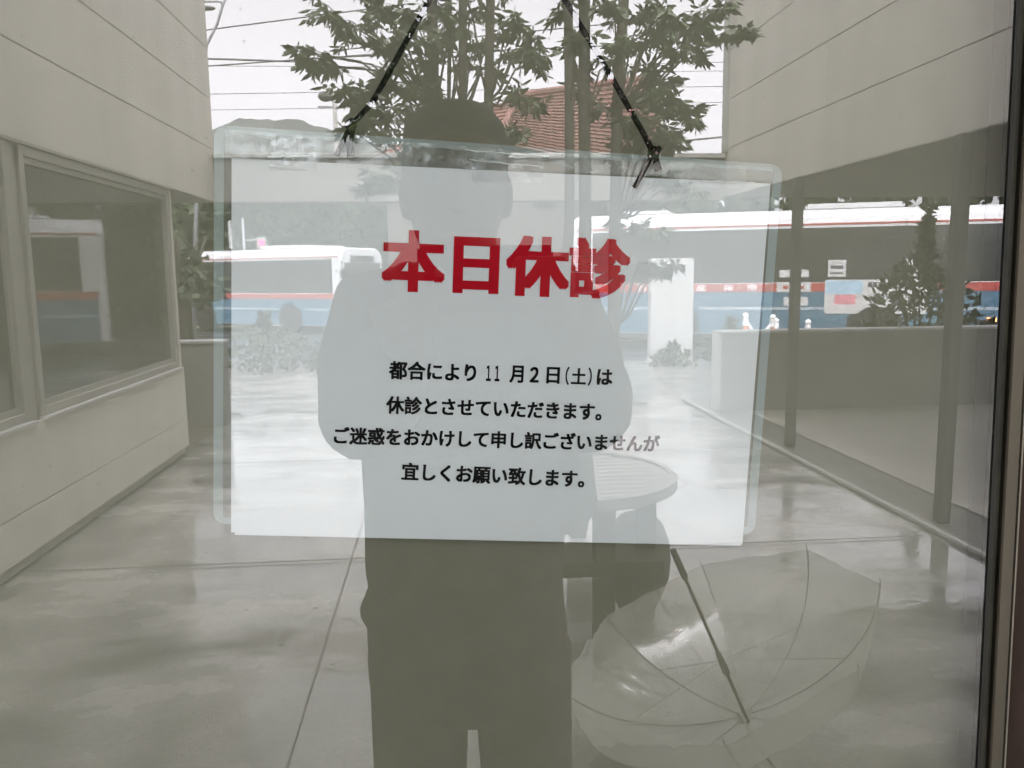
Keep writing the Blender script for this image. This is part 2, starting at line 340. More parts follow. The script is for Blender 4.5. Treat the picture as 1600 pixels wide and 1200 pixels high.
rb = thing('clinic_upper_block', (XR, -4, 0), 'pale panelled upper storey over the open carport at the right of the reflection', 'building')
panel_wall('upper_wall', XR, -1, .2, DEND, [2.17, 2.63, 3.09, 3.555, 4.0, 4.46, 4.92, 5.4], [[3.2], [5.6], [1.9]], rb)
MB().box(V(XR+.2, .2, 2.2), V(XR+4, DEND-.01, 5.39)).build('body', 'wall', rb)
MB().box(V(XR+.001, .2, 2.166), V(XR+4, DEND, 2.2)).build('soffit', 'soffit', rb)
MB().box(V(XR-.02, DEND-.12, 2.6), V(XR+.0, DEND+.02, 5.4)).build('corner_trim', 'coping', rb)

bm_ = thing('crossing_beam', (0, -7.9, 2.14), 'pale beam spanning the courtyard mouth between the two wings', 'beam')
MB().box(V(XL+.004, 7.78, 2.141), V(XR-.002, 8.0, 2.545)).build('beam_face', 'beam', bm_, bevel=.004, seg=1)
MB().box(V(XL+.002, 7.75, 2.546), V(XR-.001, 8.03, 2.592)).build('coping', 'coping', bm_, bevel=.005, seg=1)

for nm, xa, xb, lab in (('parapet_wall', -6.5, -2.12, 'short low wall with a white cap seen past the end of the ribbon windows'), ('parapet_wall', 2.86, 9.0, 'long low grey wall across the back of the carport below the blue bus')):
    t = thing(nm, ((xa+xb)/2, -7.9, 0), lab, 'wall')
    MB().box(V(xa, 7.8, -.02), V(xb, 7.98, .80)).build('wall_face', 'block', t, bevel=.004, seg=1)
    MB().box(V(xa-.02, 7.775, .801), V(xb+.02, 8.0, .828)).build('cap', 'cap', t, bevel=.004, seg=1)
    e_ = xb if xb < 0 else xa
    if xb > 0: MB().box(V(xa-.035, 7.785, -.02), V(xa-.002, 7.99, .80)).build('end_trim', 'cap', t)
# carport posts
for d, lab in ((6.0, 'slim grey steel post standing at the far end of the carport kerb by the bus'), (3.92, 'slim grey steel post nearest the door frame in front of the bright carport floor'), (1.7, 'slim grey steel carport post hidden at the near end of the kerb')):
    if d < 2: continue
    t = thing('carport_post', V(2.83, d, 0), lab, 'post', 'posts under the upper storey')
    MB().box(V(2.795, d-.035, .0105), V(2.865, d+.035, 2.1655)).build('shaft', 'post', t, bevel=.006, seg=1)

# ---- the clinic front that carries the door
cf = thing('clinic_building', (0, .1, 0), 'front wall of the clinic around the glass door, dark room behind it', 'building')
MB().box((-2.9, .0, 0), (-.95, .16, 5.4)).box((.46, .0, 0), (2.87, .16, 5.4)).box((-.949, .0, 2.25), (.459, .16, 5.4)).build('wall', 'wall', cf)
MB().box((-2.0, -1.15, 2.215), (2.0, -.004, 2.36)).build('added_shade_canopy', 'wall', cf, bevel=.006, seg=1)  # unseen roof added over the door to shade the upper blind
MB().box((-2.5, 3.2, 0), (2.5, 3.3, 2.6)).box((-2.6, .161, 0), (-2.5, 3.3, 2.6)).box((2.5, .161, 0), (2.6, 3.3, 2.6)).build('room_wall', 'inner', cf)
MB().box((-2.6, .161, 2.601), (2.6, 3.3, 2.7)).build('room_ceiling', 'inner', cf)
tag(MB().box((-2.6, -.019, -.1), (2.6, 3.3, -.001)).build('floor', 'innerdark'), kind='structure')

# ================================================================== DOOR, BLIND, NOTICE
dr = thing('glass_door', (0, 0, 0), 'glass entrance door reflecting the wet courtyard, aluminium stile at its right edge', 'door')
gp = MB().box((-.85, 0, .05), (.3163, .005, 2.15)).build('glass_pane', 'clear', dr)
gp.data.materials.append(MT['glass'])
for p in gp.data.polygons:
    if p.normal.y < -.5: p.material_index = 1
MB().box((.3164, -.001, .03), (.3184, .005, 2.17)).build('gasket', 'gasket', dr)
st = MB().box((.3185, .0015, .03), (.3234, .006, 2.17)).build('rebate', 'olive', dr)
MB().prism([(.3236, .012), (.3236, -.0015), (.3244, -.0025), (.3312, -.0025), (.3320, -.0015), (.3320, .012)], 2, .02, 2.2).build('stile', 'alu', dr)
MB().box((.3321, -.0032, .02), (.3331, .02, 2.2)).build('edge_bead', 'bead', dr)
MB().box((-.90, -.004, .02), (-.851, .03, 2.2)).build('stile', 'alu', dr)
MB().box((-.85, -.004, 2.151), (.3163, .03, 2.2)).box((-.85, -.004, .02), (.3163, .03, .049)).build('rail', 'alu', dr)
for zz in (.7, 1.9):
    MB().box((-.8985, -.03, zz), (-.86, -.005, zz+.12)).build('hinge', 'alu', dr, bevel=.004)
jb = thing('door_jamb', (.4, .05, 0), 'dark brown jamb just right of the bright aluminium stile', 'jamb')
MB().box((.3375, .012, .0), (.43, .15, 2.205)).build('jamb_face', 'jamb', jb)
MB().box((-.949, .012, .0), (-.905, .15, 2.249)).box((-.904, .012, 2.205), (.3365, .15, 2.249)).build('jamb_surround', 'jamb', jb)

bl = thing('roller_blind', (0, .05, 2.2), 'grey beige roller blind drawn down close behind the door glass', 'blind')
MB().box((-.84, .0200, .12), (.3176, .0206, 2.1)).build('blind_fabric', 'blind', bl)
MB().box((.3179, .0196, .1), (.3330, .030, 2.1)).build('side_channel', 'channel', bl)
MB().tube([(-.84, .045, 2.12), (.314, .045, 2.12)], .022, 14).build('roller', 'alu', bl, smooth=True)
MB().box((-.84, .018, .10), (.3176, .0246, .12)).build('bottom_bar', 'alu', bl)

for o_, piv, an in ((dr, Vector((.3168, 0, 1.393)), R(-1.0)), (jb, Vector((.3168, 0, 1.393)), R(-1.0)), (bl, Vector((.3176, .02, 1.39)), R(-.75))):
    o_.rotation_euler = (0, an, 0)      # the old leaf and its blind hang a little out of plumb
    o_.location = piv + Matrix.Rotation(an, 3, 'Y') @ (ROOTLOC[o_.name]-piv)
# ---- hanging notice (plane just behind the glass); ang: it hangs slightly askew
nz_ = thing('closure_notice', (.033, .012, 1.41), 'white closed today notice with red heading hung inside the glass door', 'notice')
def bil(A, B, C_, D_, u, v, y):   # u right, v up from corners BL BR TR TL given as (x, z)
    x = (A[0]*(1-u)+B[0]*u)*(1-v)+(D_[0]*(1-u)+C_[0]*u)*v; z = (A[1]*(1-u)+B[1]*u)*(1-v)+(D_[1]*(1-u)+C_[1]*u)*v
    return Vector((x, y, z))
PBL, PBR, PTR, PTL = (-.1193, 1.3174), (.1747, 1.2986), (.1853, 1.5068), (-.1076, 1.5208)
FBL, FBR, FTR, FTL = (-.1289, 1.3223), (.1823, 1.3036), (.1925, 1.5171), (-.1159, 1.5380)
def curl(u, v): return .0010*math.sin(u*5+1)*math.sin(v*3.1)+.0012*(max(0, .25-v)/.25)**2
def grid_sheet(corners, nu, nv, yfun, thick):
    mb = MB(); vs = []
    for side in (0, 1):
        for j in range(nv+1):
            for i in range(nu+1):
                u, v = i/nu, j/nv; vs.append(bil(*corners, u, v, yfun(u, v)+side*thick))
    N = (nu+1)*(nv+1); q = lambda i, j, s: s*N+j*(nu+1)+i
    fs = []
    for j in range(nv):
        for i in range(nu):
            fs.append((q(i,j,0), q(i+1,j,0), q(i+1,j+1,0), q(i,j+1,0))); fs.append((q(i,j,1), q(i,j+1,1), q(i+1,j+1,1), q(i+1,j,1)))
    for i in range(nu): fs.append((q(i,0,0), q(i,0,1), q(i+1,0,1), q(i+1,0,0))); fs.append((q(i,nv,0), q(i+1,nv,0), q(i+1,nv,1), q(i,nv,1)))
    for j in range(nv): fs.append((q(0,j,0), q(0,j+1,0), q(0,j+1,1), q(0,j,1))); fs.append((q(nu,j,0), q(nu,j,1), q(nu,j+1,1), q(nu,j+1,0)))
    return mb.add(vs, fs)
pp = grid_sheet((PBL, PBR, PTR, PTL), 24, 16, lambda u, v: .0140, .0003).build('paper_sheet', 'paper', nz_)
sh = lambda c, dx, dz: (c[0]+dx, c[1]+dz)
pb = grid_sheet((sh(PBL, .0018, -.0017), sh(PBR, -.0004, -.0012), sh(PTR, -.001, -.004), sh(PTL, .002, -.004)), 12, 8, lambda u, v: .0146, .0003).build('backing_sheet', 'paper', nz_)
# laminating pouch: clear sheet and a milky sealed border with round corners
def rr_outline(corners, ru, rv, n=6, inset=(0, 0)):
    iu, iv = inset; pts = []
    for (cu, cv, a0) in ((1-iu-ru, 1-iv-rv, 0), (iu+ru, 1-iv-rv, 90), (iu+ru, iv+rv, 180), (1-iu-ru, iv+rv, 270)):
        for k in range(n+1):
            a = R(a0+90*k/n); pts.append((cu+ru*math.cos(a), cv+rv*math.sin(a)))
    return pts
FC = (FBL, FBR, FTR, FTL)
def sheet_poly(pts, y0, y1):
    n = len(pts); vs = [bil(*FC, u, v, y0) for u, v in pts]+[bil(*FC, u, v, y1) for u, v in pts]
    return MB().add(vs, [tuple(range(n))[::-1], tuple(range(n, 2*n))]+[(i, (i+1) % n, n+(i+1) % n, n+i) for i in range(n)])
po = sheet_poly(rr_outline(FC, .022, .030), .0152, .0155).build('laminate_pouch', 'film', nz_)
o1, o2 = rr_outline(FC, .022, .030), rr_outline(FC, .006, .008, inset=(.0165, .018))
n_ = len(o1)
MBs = MB().add([bil(*FC, u, v, .01505) for u, v in o1]+[bil(*FC, u, v, .01505) for u, v in o2], [(i, (i+1) % n_, n_+(i+1) % n_, n_+i) for i in range(n_)])
sb = MBs.build('sealed_border', 'seal'); sb.parent = po; sb.location = -ROOTLOC[nz_.name]
# crumpled film strip along the top, above the paper
def crumpled(name, c4, nu, nv, y, amp, m, par, fr=70.):
    mb = MB(); vs = []
    for j in range(nv+1):
        for i in range(nu+1):
            p = bil(*c4, i/nu, j/nv, y); q = noise.noise(Vector((p.x*fr, 3.1*y*100, p.z*fr*1.4))); vs.append(p+Vector((0, q*amp, 0)))
    mb.add(vs, [(j*(nu+1)+i, j*(nu+1)+i+1, (j+1)*(nu+1)+i+1, (j+1)*(nu+1)+i) for j in range(nv) for i in range(nu)])
    o = mb.build(name, m, recalc=False, smooth=True); o.parent = par; o.location = -ROOTLOC[nz_.name]; return o
crumpled('crumpled_strip', (bil(*FC, .02, .919, 0).xz, bil(*FC, .98, .957, 0).xz, bil(*FC, .98, .990, 0).xz, bil(*FC, .02, .990, 0).xz), 120, 16, .0132, .0006, 'crumple', po, 120)
def tape(c4, amp=.00035):
    o = crumpled('clear_tape', c4, 24, 14, .0131, amp, 'tape', None, 260); o.parent = nz_; return o
def pxq(pts):  # photo-measured corners on the notice plane, metres
    return [bil(*FC, u, v, 0).xz for u, v in pts]
tape(pxq(((.095, .90), (.172, .905), (.172, .985), (.095, .985))))
tape(pxq(((.44, .905), (.565, .91), (.565, .985), (.44, .985))))
tape(pxq(((.80, .925), (.93, .93), (.93, .985), (.80, .985))))
tape(pxq(((.955, .885), (.985, .885), (.985, .915), (.955, .915))))
# white ridges along the tape edges, sky glints put into their colour
for a, b, r_ in (((-.0889, 1.5214), (-.0655, 1.5219), .00085), ((-.0886, 1.5165), (-.0700, 1.5150), .0006), ((.0146, 1.5247), (.0605, 1.5215), .00045), ((.0172, 1.5197), (.0570, 1.5160), .0004), ((.1445, 1.5082), (.1755, 1.5072), .0006)):
    pts = [Vector((a[0]+(b[0]-a[0])*i/14, .0127, a[1]+(b[1]-a[1])*i/14+.0006*noise.noise(Vector((i*.7, a[0]*90, 0))))) for i in range(15)]
    MB().tube(pts, [r_*(.35+.65*abs(noise.noise(Vector((i*.55, r_*9e4, 3)))))+.00008 for i in range(15)], 8).build('tape_glint_ridge', 'glint', nz_, smooth=True)
# lettering
yT = .0137
def line(name, body, m, x0, x1, zmid0, zmid1, h, bold):
    dx, dz = x1-x0, zmid1-zmid0; a = Vector((dx, 0, dz)); up_ = Vector((-dz, 0, dx)).normalized()
    o = Vector((x0, yT, zmid0))-up_*h/2
    return text_mesh(name, body, m, o, a.length, h, a, bold=bold, parent=nz_)
line('heading', '本日休診', 'red', -.0312, .1060, 1.4670, 1.4600, .0335, .042)
SEG = [('都合により', 608, 742), ('１', 757.5, 765), ('１', 771, 778.5), ('月', 794, 816), ('２', 826, 840), ('日', 852, 873), ('（', 882, 888), ('土', 891, 915), ('）', 918, 924), ('は', 932, 957)]
first = []
for tx, pa, pb_ in SEG:      # half width figures and brackets, full width kanji and kana
    u0_, u1_ = ((p-608)/349 for p in (pa, pb_)); xa, xb = -.0290+.1253*u0_, -.0290+.1253*u1_
    zz = lambda u: 1.4068-.0070*u
    hh = {'１': .0088, '２': .0088, '（': .0104, '）': .0104, '日': .0094, '月': .0098, '土': .0092, 'は': .0090}.get(tx, .0103)
    first.append(line('message_line', tx, 'black', xa, xb, zz(u0_), zz(u1_), hh, .02 if tx in '（）' else .033))
m0 = first[0].data; bm = bmesh.new()
for o in first: bm.from_mesh(o.data)
bm.to_mesh(m0); bm.free()
for o in first[1:]: bpy.data.objects.remove(o)
line('message_line', '休診とさせていただきます。', 'black', -.0312, .0902, 1.3874, 1.3800, .0101, .033)
line('message_line', 'ご迷惑をおかけして申し訳ございませんが', 'black', -.0605, .1240, 1.3710, 1.3606, .0101, .033)
line('message_line', '宜しくお願い致します。', 'black', -.0238, .0803, 1.3493, 1.3412, .0103, .033)
# ---- cord
ct = thing('hanging_cord', (.035, .012, 1.66), 'black cord knotted at both top corners of the notice, rising in a narrow loop', 'cord')
def rope(pts, rad, parent, name):
    P = [Vector(p) for p in pts]; out = []
    for a, b in zip(P, P[1:]):
        n = max(2, int((b-a).length/.004))
        out += [a.lerp(b, i/n) for i in range(n)]
    out.append(P[-1]); rr = [rad*(1+.05*math.sin(i*1.9)) for i in range(len(out))]
    return MB().tube(out, rr, 8).build(name, 'cord', parent, smooth=True)
K1, K2, HK = Vector((-.0440, .0085, 1.5372)), Vector((.1172, .0085, 1.5225)), Vector((.036, .0085, 1.655))
rope([K1, (-.0405, .0088, 1.5405), (-.0335, .0090, 1.5478), (-.0265, .0090, 1.559), (-.0092, .0090, 1.588), (.030, .0090, 1.650), HK], .00152, ct, 'cord')
rope([K2, (.1105, .0090, 1.535), (.0944, .0090, 1.5613), (.0685, .0090, 1.6018), (.042, .0090, 1.648), HK], .00165, ct, 'cord')
rope([K1, (-.0480, .0088, 1.5300), (-.0527, .0098, 1.5216)], .00135, ct, 'cord_end'); rope([K1, (-.0455, .0098, 1.529), (-.0450, .0104, 1.5208)], .0021, ct, 'cord_end')
rope([K2, (.1125, .0086, 1.5140), (.1068, .0098, 1.5045)], .00140, ct, 'cord_end'); rope([K2, (.1192, .0098, 1.518), (.1206, .0104, 1.5137)], .0019, ct, 'cord_end')
for kk, s_ in ((K1, .0028), (K2, .0034)):
    b_ = MB().ball(kk, (s_, s_*.85, s_*1.2), 10, 8)
    b_.tube([kk+Vector((-s_*.9, -.001, -s_*.7)), kk+Vector((0, -.0022, .0)), kk+Vector((s_*.9, -.001, s_*.8))], s_*.5, 8)
    b_.build('knot', 'cord', ct, smooth=True)
h_ = MB().tube([(.036, .0049, 1.662), (.036, .009, 1.662), (.036, .012, 1.656), (.036, .013, 1.652)], .0012, 8).ball((.036, .0068, 1.662), (.014, .0018, .014), 16, 8)
tag(h_.build('suction_hook', 'white', smooth=True), 'small white hook on the glass above the notice, out of frame', 'hook')
# ---- the rest of the setting
# ================================================================== COURTYARD THINGS
# ---- round slatted table
TX, TD = .49, 2.63
tb = thing('garden_table', V(TX, TD, 0), 'round slatted garden table on slab legs standing on the wet paving', 'table')
tt = MB(); rT = .385
n = 13
for i in range(n):
    ya = -rT+2*rT*i/n+.006; yb = -rT+2*rT*(i+1)/n-.006; ym = max(abs(ya), abs(yb)); hw = math.sqrt(max(.0004, rT*rT-ym*ym))
    tt.box(V(TX-hw, TD+ya, .664), V(TX+hw, TD+yb, .686))
tt.build('slats', 'wood', tb, bevel=.003, seg=1)
mb = MB(); m_ = 48
for rA, rB, z0, z1 in ((rT+.012, rT-.016, .650, .690),):
    vs = [V(TX+r*math.cos(2*math.pi*i/m_), TD+r*math.sin(2*math.pi*i/m_), z) for r, z in ((rA, z0), (rA, z1), (rB, z1), (rB, z0)) for i in range(m_)]
    mb.add(vs, [(a*m_+i, a*m_+(i+1) % m_, ((a+1) % 4)*m_+(i+1) % m_, ((a+1) % 4)*m_+i) for a in range(4) for i in range(m_)])
mb.build('rim', 'wood', tb)
MB().box(V(TX-.30, TD-.03, .62), V(TX+.30, TD+.03, .663)).box(V(TX-.03, TD+.031, .62), V(TX+.03, TD+.3, .663)).box(V(TX-.03, TD-.3, .62), V(TX+.03, TD-.031, .663)).build('underframe', 'tleg', tb)
for dx, dd in ((.285, 0), (.10, -.12), (-.25, .0), (-.08, .2)):
    MB().prism([(TX+dx-.04, 0), (TX+dx+.04, 0), (TX+dx+.04, .62), (TX+dx-.04, .62)], 1, -(TD+dd-.03), -(TD+dd+.03)).build('leg', 'tleg', tb, bevel=.005, seg=1)
MB().box(V(TX-.30, TD-.16, .33), V(TX+.325, TD+.08, .385)).build('lower_shelf', 'tleg', tb, bevel=.004, seg=1)
# ---- round pot
px_, pd_ = .80, 2.85
pt = thing('round_planter', V(px_, pd_, 0), 'dark rounded plant pot beside the table leg', 'plant pot')
PS = .98
prof = [(.0, .0), (.06, .0), (.10, .05), (.135, .14), (.142, .22), (.135, .30), (.11, .37), (.075, .41), (.07, .41), (.065, .39), (0, .38)]
prof = [(r*PS, z*PS+.04*(z > .01)) for r, z in prof]
mb = MB(); n = 28
vs = [V(px_+r*math.cos(2*math.pi*i/n), pd_+r*math.sin(2*math.pi*i/n), z+.001) for r, z in prof[1:-1] for i in range(n)]
q = len(prof)-2
mb.add(vs, [(a*n+i, a*n+(i+1) % n, (a+1)*n+(i+1) % n, (a+1)*n+i) for a in range(q-1) for i in range(n)]+[tuple(range(n)), tuple(range((q-1)*n, q*n))])
mb.build('pot', 'pot', pt, smooth=True)
# ---- open umbrella lying upside down
UX, UD = .930, 1.93
ub = thing('vinyl_umbrella', V(UX, UD, .03), 'open translucent vinyl umbrella left upside down on the wet paving', 'umbrella')
ax = Vector((-.40, -.02, .92)).normalized()      # real space, from the tip up the shaft
e1 = Vector((1, 0, 0)); e1 = (e1-ax*ax.dot(e1)).normalized(); e2 = ax.cross(e1)
hub = Vector((0, 0, .03)); NR = 8; RU = .525; UDEP = .29
def upt(k, s, sag=0.):
    """k: rib number (may be fractional), s: 0 hub .. 1 rim"""
    a = 2*math.pi*(k+.35)/NR; rr = RU*math.sin(s*1.35)/math.sin(1.35); hh = UDEP*(1-math.cos(s*1.35))/(1-math.cos(1.35))
    fr = abs((k % 1)-.5)*2; rr *= 1-(1-fr**2)*(.075*s)
    return hub + (e1*math.cos(a)+e2*math.sin(a))*rr + ax*(hh-.0+sag)
for k in range(NR):
    vs = []; nu, ns = 22, 18
    for j in range(ns+1):
        for i in range(nu+1):
            s = .05+.95*j/ns; f = i/nu
            p = upt(k+f, s); wr = .010*noise.noise(Vector((k*3.1+f*5, s*2.2, 1.7)))*math.sin(f*math.pi)*s
            if math.cos(2*math.pi*(k+.85)/NR) < -.2: wr += .030*noise.noise(Vector((f*11+s*4, s*1.8, k*4.)))*math.sin(f*math.pi)*s
            vs.append(p+ax*wr)
    MB().add(vs, [(j*(nu+1)+i, j*(nu+1)+i+1, (j+1)*(nu+1)+i+1, (j+1)*(nu+1)+i) for j in range(ns) for i in range(nu)]).build('canopy_panel', 'vinyl', ub, local=True, smooth=True, recalc=False)
    MB().tube([upt(k, .03+.97*j/14, .006) for j in range(15)]+[upt(k, 1.03, .006)], .0018, 6).build('rib', 'rib', ub, local=True, smooth=True)
    MB().tube([hub+ax*.20+(upt(k, .5)-hub).normalized()*.012, upt(k, .52, .008)], .0009, 6).build('stretcher', 'rib', ub, local=True)
MB().tube([hub-ax*.03, hub+ax*.50], .0055, 10).build('shaft', 'shaft', ub, local=True, smooth=True)
MB().tube([hub+ax*.16, hub+ax*.235], [.012, .009], 10).build('runner', 'shaft', ub, local=True, smooth=True)
hk = [hub+ax*.50, hub+ax*.505, hub+ax*.60, hub+ax*.605]
MB().tube(hk, [.008, .011, .010, .006], 10).build('handle', 'grip', ub, local=True, smooth=True)

# ---- white sign pillar, shrubs
pl = thing('sign_pillar', V(3.9, 13.4, slope(0, 13.4)), 'plain white upright sign board in front of the blue bus', 'sign board')
MB().box(V(3.53, 13.3, -.2), V(4.27, 13.5, 1.645)).build('board', 'sign', pl, bevel=.015)
MB().box(V(3.48, 13.22, -.25), V(4.32, 13.58, -.10)).build('plinth', 'coping', pl, bevel=.01)

def leaf_quad(mb, p, d, size, wid):
    d = d.normalized(); s = d.cross(Vector((random.uniform(-1, 1), random.uniform(-1, 1), random.uniform(-.3, 1)))).normalized()
    nrm = d.cross(s)*size*.06; a, b = p+d*size*.38, p+d*size*.72
    mb.add([p, a+s*wid*.5+nrm, a-s*wid*.5+nrm, b+s*wid*.38, b-s*wid*.38, p+d*size-nrm], [(0, 2, 1), (1, 2, 4, 3), (3, 4, 5)])
def rvec(): 
    while True:
        v = Vector((random.uniform(-1, 1), random.uniform(-1, 1), random.uniform(-1, 1)))
        if .05 < v.length < 1: return v.normalized()
def shrub(name, c, rad, h, n, size, m, label, cat, group):
    t = thing(name, c, label, cat, group); lf, stm = MB(), MB(); c = Vector(c)
    for k in range(7):
        a = random.uniform(0, 6.3); tip = c+Vector((math.cos(a)*rad*.6, math.sin(a)*rad*.6, h*random.uniform(.6, 1)))
        stm.tube([c, c.lerp(tip, .5)+Vector((0, 0, h*.08)), tip], [.009*h, .006*h, .002*h], 5)
    for k in range(n):
        a = random.uniform(0, 6.3); q = random.random()**.5; z = random.random()
        prof = math.sin(min(1, z*1.15+.12)*math.pi)**.5
        p = c+Vector((math.cos(a)*rad*q*prof, math.sin(a)*rad*q*prof, h*z*(.85+.25*noise.noise(Vector((a, q, c.x)))+.1)))
        leaf_quad(lf, p, rvec()+Vector((0, 0, .2)), size*random.uniform(.7, 1.3), size*.45)
    lf.build('foliage', m, t, recalc=False); stm.build('stems', 'bark', t); return t
G_ = 'shrubs along the street edge'
shrub('roadside_shrub', V(3.85, 13.0, -.13), .45, .36, 260, .12, 'leaf2', 'low leafy shrub at the foot of the white sign board', 'shrub', G_)
shrub('roadside_shrub', V(4.9, 13.2, -.14), .5, .75, 420, .13, 'leaf2', 'bushy shrub just right of the white sign board before the bus wheel', 'shrub', G_)
shrub('roadside_shrub', V(-2.9, 13.6, -.15), .75, 1.0, 560, .14, 'leaf2', 'loose green shrub in front of the smaller bus', 'shrub', G_)
shrub('roadside_shrub', V(-1.9, 13.9, -.16), .55, .6, 360, .13, 'leaf2', 'low green shrub at the open street edge left of the standing person', 'shrub', G_)
shrub('roadside_shrub', V(5.85, 9.2, -.03), .75, 2.15, 1500, .12, 'leaf2', 'tall thin leafy bush behind the low carport wall near the door frame', 'shrub', G_)

# ---- buses (local: x along the bus, courtyard side at y = 0, z up from the road)
def bus(loc, rz, L, front_lo, label, ad):
    t = thing('city_bus', loc, label, 'bus', 'white and blue buses on the street', rz)
    W, H = 2.3, 3.0
    def B(name, m, *boxes, bevel=0., par=None):
        mb = MB()
        for a, b in boxes: mb.box(a, b)
        o = mb.build(name, m, None, bevel=bevel, seg=2); o.parent = par or t; return o
    # body shell: rounded top corners
    prof = [(-W, .32), (0, .32), (0, 2.66), (-.05, 2.82), (-.16, 2.94), (-.35, 3.0), (-W+.35, 3.0), (-W+.16, 2.94), (-W+.05, 2.82), (-W, 2.66)]
    mb = MB(); ends = [(0., .93, .0), (.06, .985, .0), (.22, 1., .0), (L-.22, 1., .0), (L-.06, .985, .0), (L, .93, .0)]
    vs = []; npf = len(prof)
    for x, s, _ in ends:
        for y, z in prof: vs.append((x, -W/2+(y+W/2)*(.5+.5*s), 1.5+(z-1.5)*(.35+.65*s) if z > 1.5 else z))
    fs = [(i*npf+j, i*npf+(j+1) % npf, (i+1)*npf+(j+1) % npf, (i+1)*npf+j) for i in range(len(ends)-1) for j in range(npf)]+[tuple(range(npf))[::-1], tuple(range(npf*(len(ends)-1), npf*len(ends)))]
    body = mb.add(vs, fs).build('body', 'buswhite', None, smooth=False); body.parent = t
    wc = [2.35, L-2.75] if front_lo else [2.75, L-2.35]; ra = .56
    # skirt panels between the wheel arches
    segs = []; x = .2
    for c in wc: segs.append((x, c-ra)); x = c+ra
    segs.append((x, L-.2))
    for a, b in segs: B('skirt_panel', 'busblue', ((a, .0, .34), (b, .012, 1.25)))
    for c in wc:  # blue above each arch
        n = 10; arc = [(c-ra*math.cos(math.pi*i/n), .52+ra*math.sin(math.pi*i/n)) for i in range(n+1)]
        mb = MB().prism([(c-ra, 1.25)]+arc+[(c+ra, 1.25)], 1, 0., .012); o = mb.build('arch_panel', 'busblue', None); o.parent = t
        o = MB().prism([(c-ra, .34)]+arc+[(c+ra, .34)], 1, 0., .003).build('wheel_arch', 'dark', None); o.parent = t
        for y in (.02, -W+.02+.0):
            wl = MB().tube([(c, y-.26, .48), (c, y-.20, .48), (c, y-.02, .48), (c, y+.02, .48)] if y > -1 else [(c, y+.26, .48), (c, y-.0, .48)], [.44, .48, .48, .44] if y > -1 else [.48, .47], 24, side=Vector((1, 0, 0))).build('wheel', 'tyre', None); wl.parent = t
            if y > -1:
                rm = MB().tube([(c, .0205, .48), (c, .030, .48), (c, .024, .48)], [.27, .25, .1], 20, side=Vector((1, 0, 0))).build('rim', 'rim', None); rm.parent = wl
    B('trim_line', 'buspale', ((.2, .0125, .86), (wc[0]-ra, .016, .92)), ((wc[0]+ra, .0125, .86), (wc[1]-ra, .016, .92)), ((wc[1]+ra, .0125, .86), (L-.2, .016, .92)))
    B('red_band', 'busred', ((.2, .0, 1.252), (L-.2, .013, 1.43)))
    B('roof_stripe', 'busred', ((.12, -.004, 2.655), (L-.12, .006, 2.695)))
    # windows along the courtyard side
    gx = .55; i = 0
    while gx < L-.7:
        ww = min(1.42, L-.45-gx)
        wn = B('window', 'busglass', ((gx, .0, 1.47), (gx+ww, .012, 2.58)))
        B('window_bar', 'dark', ((gx+.03, .0122, 2.20), (gx+ww-.03, .016, 2.225)), par=wn)
        gx += ww+.05; i += 1
    B('window_seal', 'dark', ((.5, -.002, 1.45), (L-.4, .004, 2.60)))
    # ends
    fx, rx = (-.012, L) if front_lo else (L+.012, 0)
    sg = -1 if front_lo else 1
    B('windscreen', 'busglass', ((fx-.02*sg, -W+.16, 1.12), (fx+.006*sg, -.16, 2.48)))
    B('destination_panel', 'dark', ((fx-.02*sg, -W+.5, 2.5), (fx+.004*sg, -.5, 2.72)))
    B('front_panel', 'busblue', ((fx-.02*sg, -W+.08, .36), (fx+.004*sg, -.08, 1.0)))
    B('wiper', 'dark', ((fx+.007*sg, -W+.5, 1.40), (fx+.02*sg, -.9, 1.43)))
    B('headlight', 'lens', ((fx, -.46, .62), (fx+.02*sg, -.2, .80))); B('headlight', 'lens', ((fx, -W+.2, .62), (fx+.02*sg, -W+.46, .80)))
    mr = MB().tube([(fx, .02, 2.5), (fx+.14*sg, .12, 2.45), (fx+.16*sg, .14, 2.2)], .02, 6).box((fx+.1*sg, .08, 1.95), (fx+.2*sg, .2, 2.25)).build('mirror', 'dark', None); mr.parent = t
    rs = -sg
    B('rear_window', 'busglass', ((rx-.02*rs, -W+.35, 1.5), (rx+.01*rs, -.35, 2.35)))
    B('rear_panel', 'dark', ((L-.85, .0135, .40), (L-.22, .017, .66)) if front_lo else ((.22, .0135, .40), (.85, .017, .66)))
    B('turn_lamp', 'amber', ((L-.62, .0172, .62), (L-.46, .035, .70)) if front_lo else ((.3, .0172, .62), (.46, .035, .70)))
    B('roof_unit', 'buswhite', ((1.0 if front_lo else L-2.4, -1.8, 2.98), (2.2 if front_lo else L-1.2, -.5, 3.10)), bevel=.05)
    B('roof_unit', 'buswhite', ((L*.55, -1.8, 2.98), (L*.55+2.0, -.5, 3.14)), bevel=.05)
    if ad:
        a0 = L*.595
        pn = B('advert_panel', 'poster', ((a0, .0135, .78), (a0+2.0, .02, 1.50)))
        B('advert_heading', 'ink', *[((a0+.85+.10*i, .0202, 1.34), (a0+.93+.10*i, .022, 1.44)) for i in range(11)], par=pn)
        B('advert_heading', 'ink', *[((a0+.95+.13*i, .0202, .84), (a0+1.05+.13*i, .022, .90)) for i in range(7)], par=pn)
        for i in range(3): B('advert_symbol', 'ink', ((a0+.98+.33*i, .0202, .98), (a0+1.18+.33*i, .022, 1.19)), par=pn)
        B('advert_picture', 'posterpink', ((a0+.2, .0202, .98), (a0+.62, .022, 1.18)), par=pn)
        B('advert_sky', 'posterblue', ((a0+.02, .0202, 1.20), (a0+.75, .022, 1.48)), par=pn)
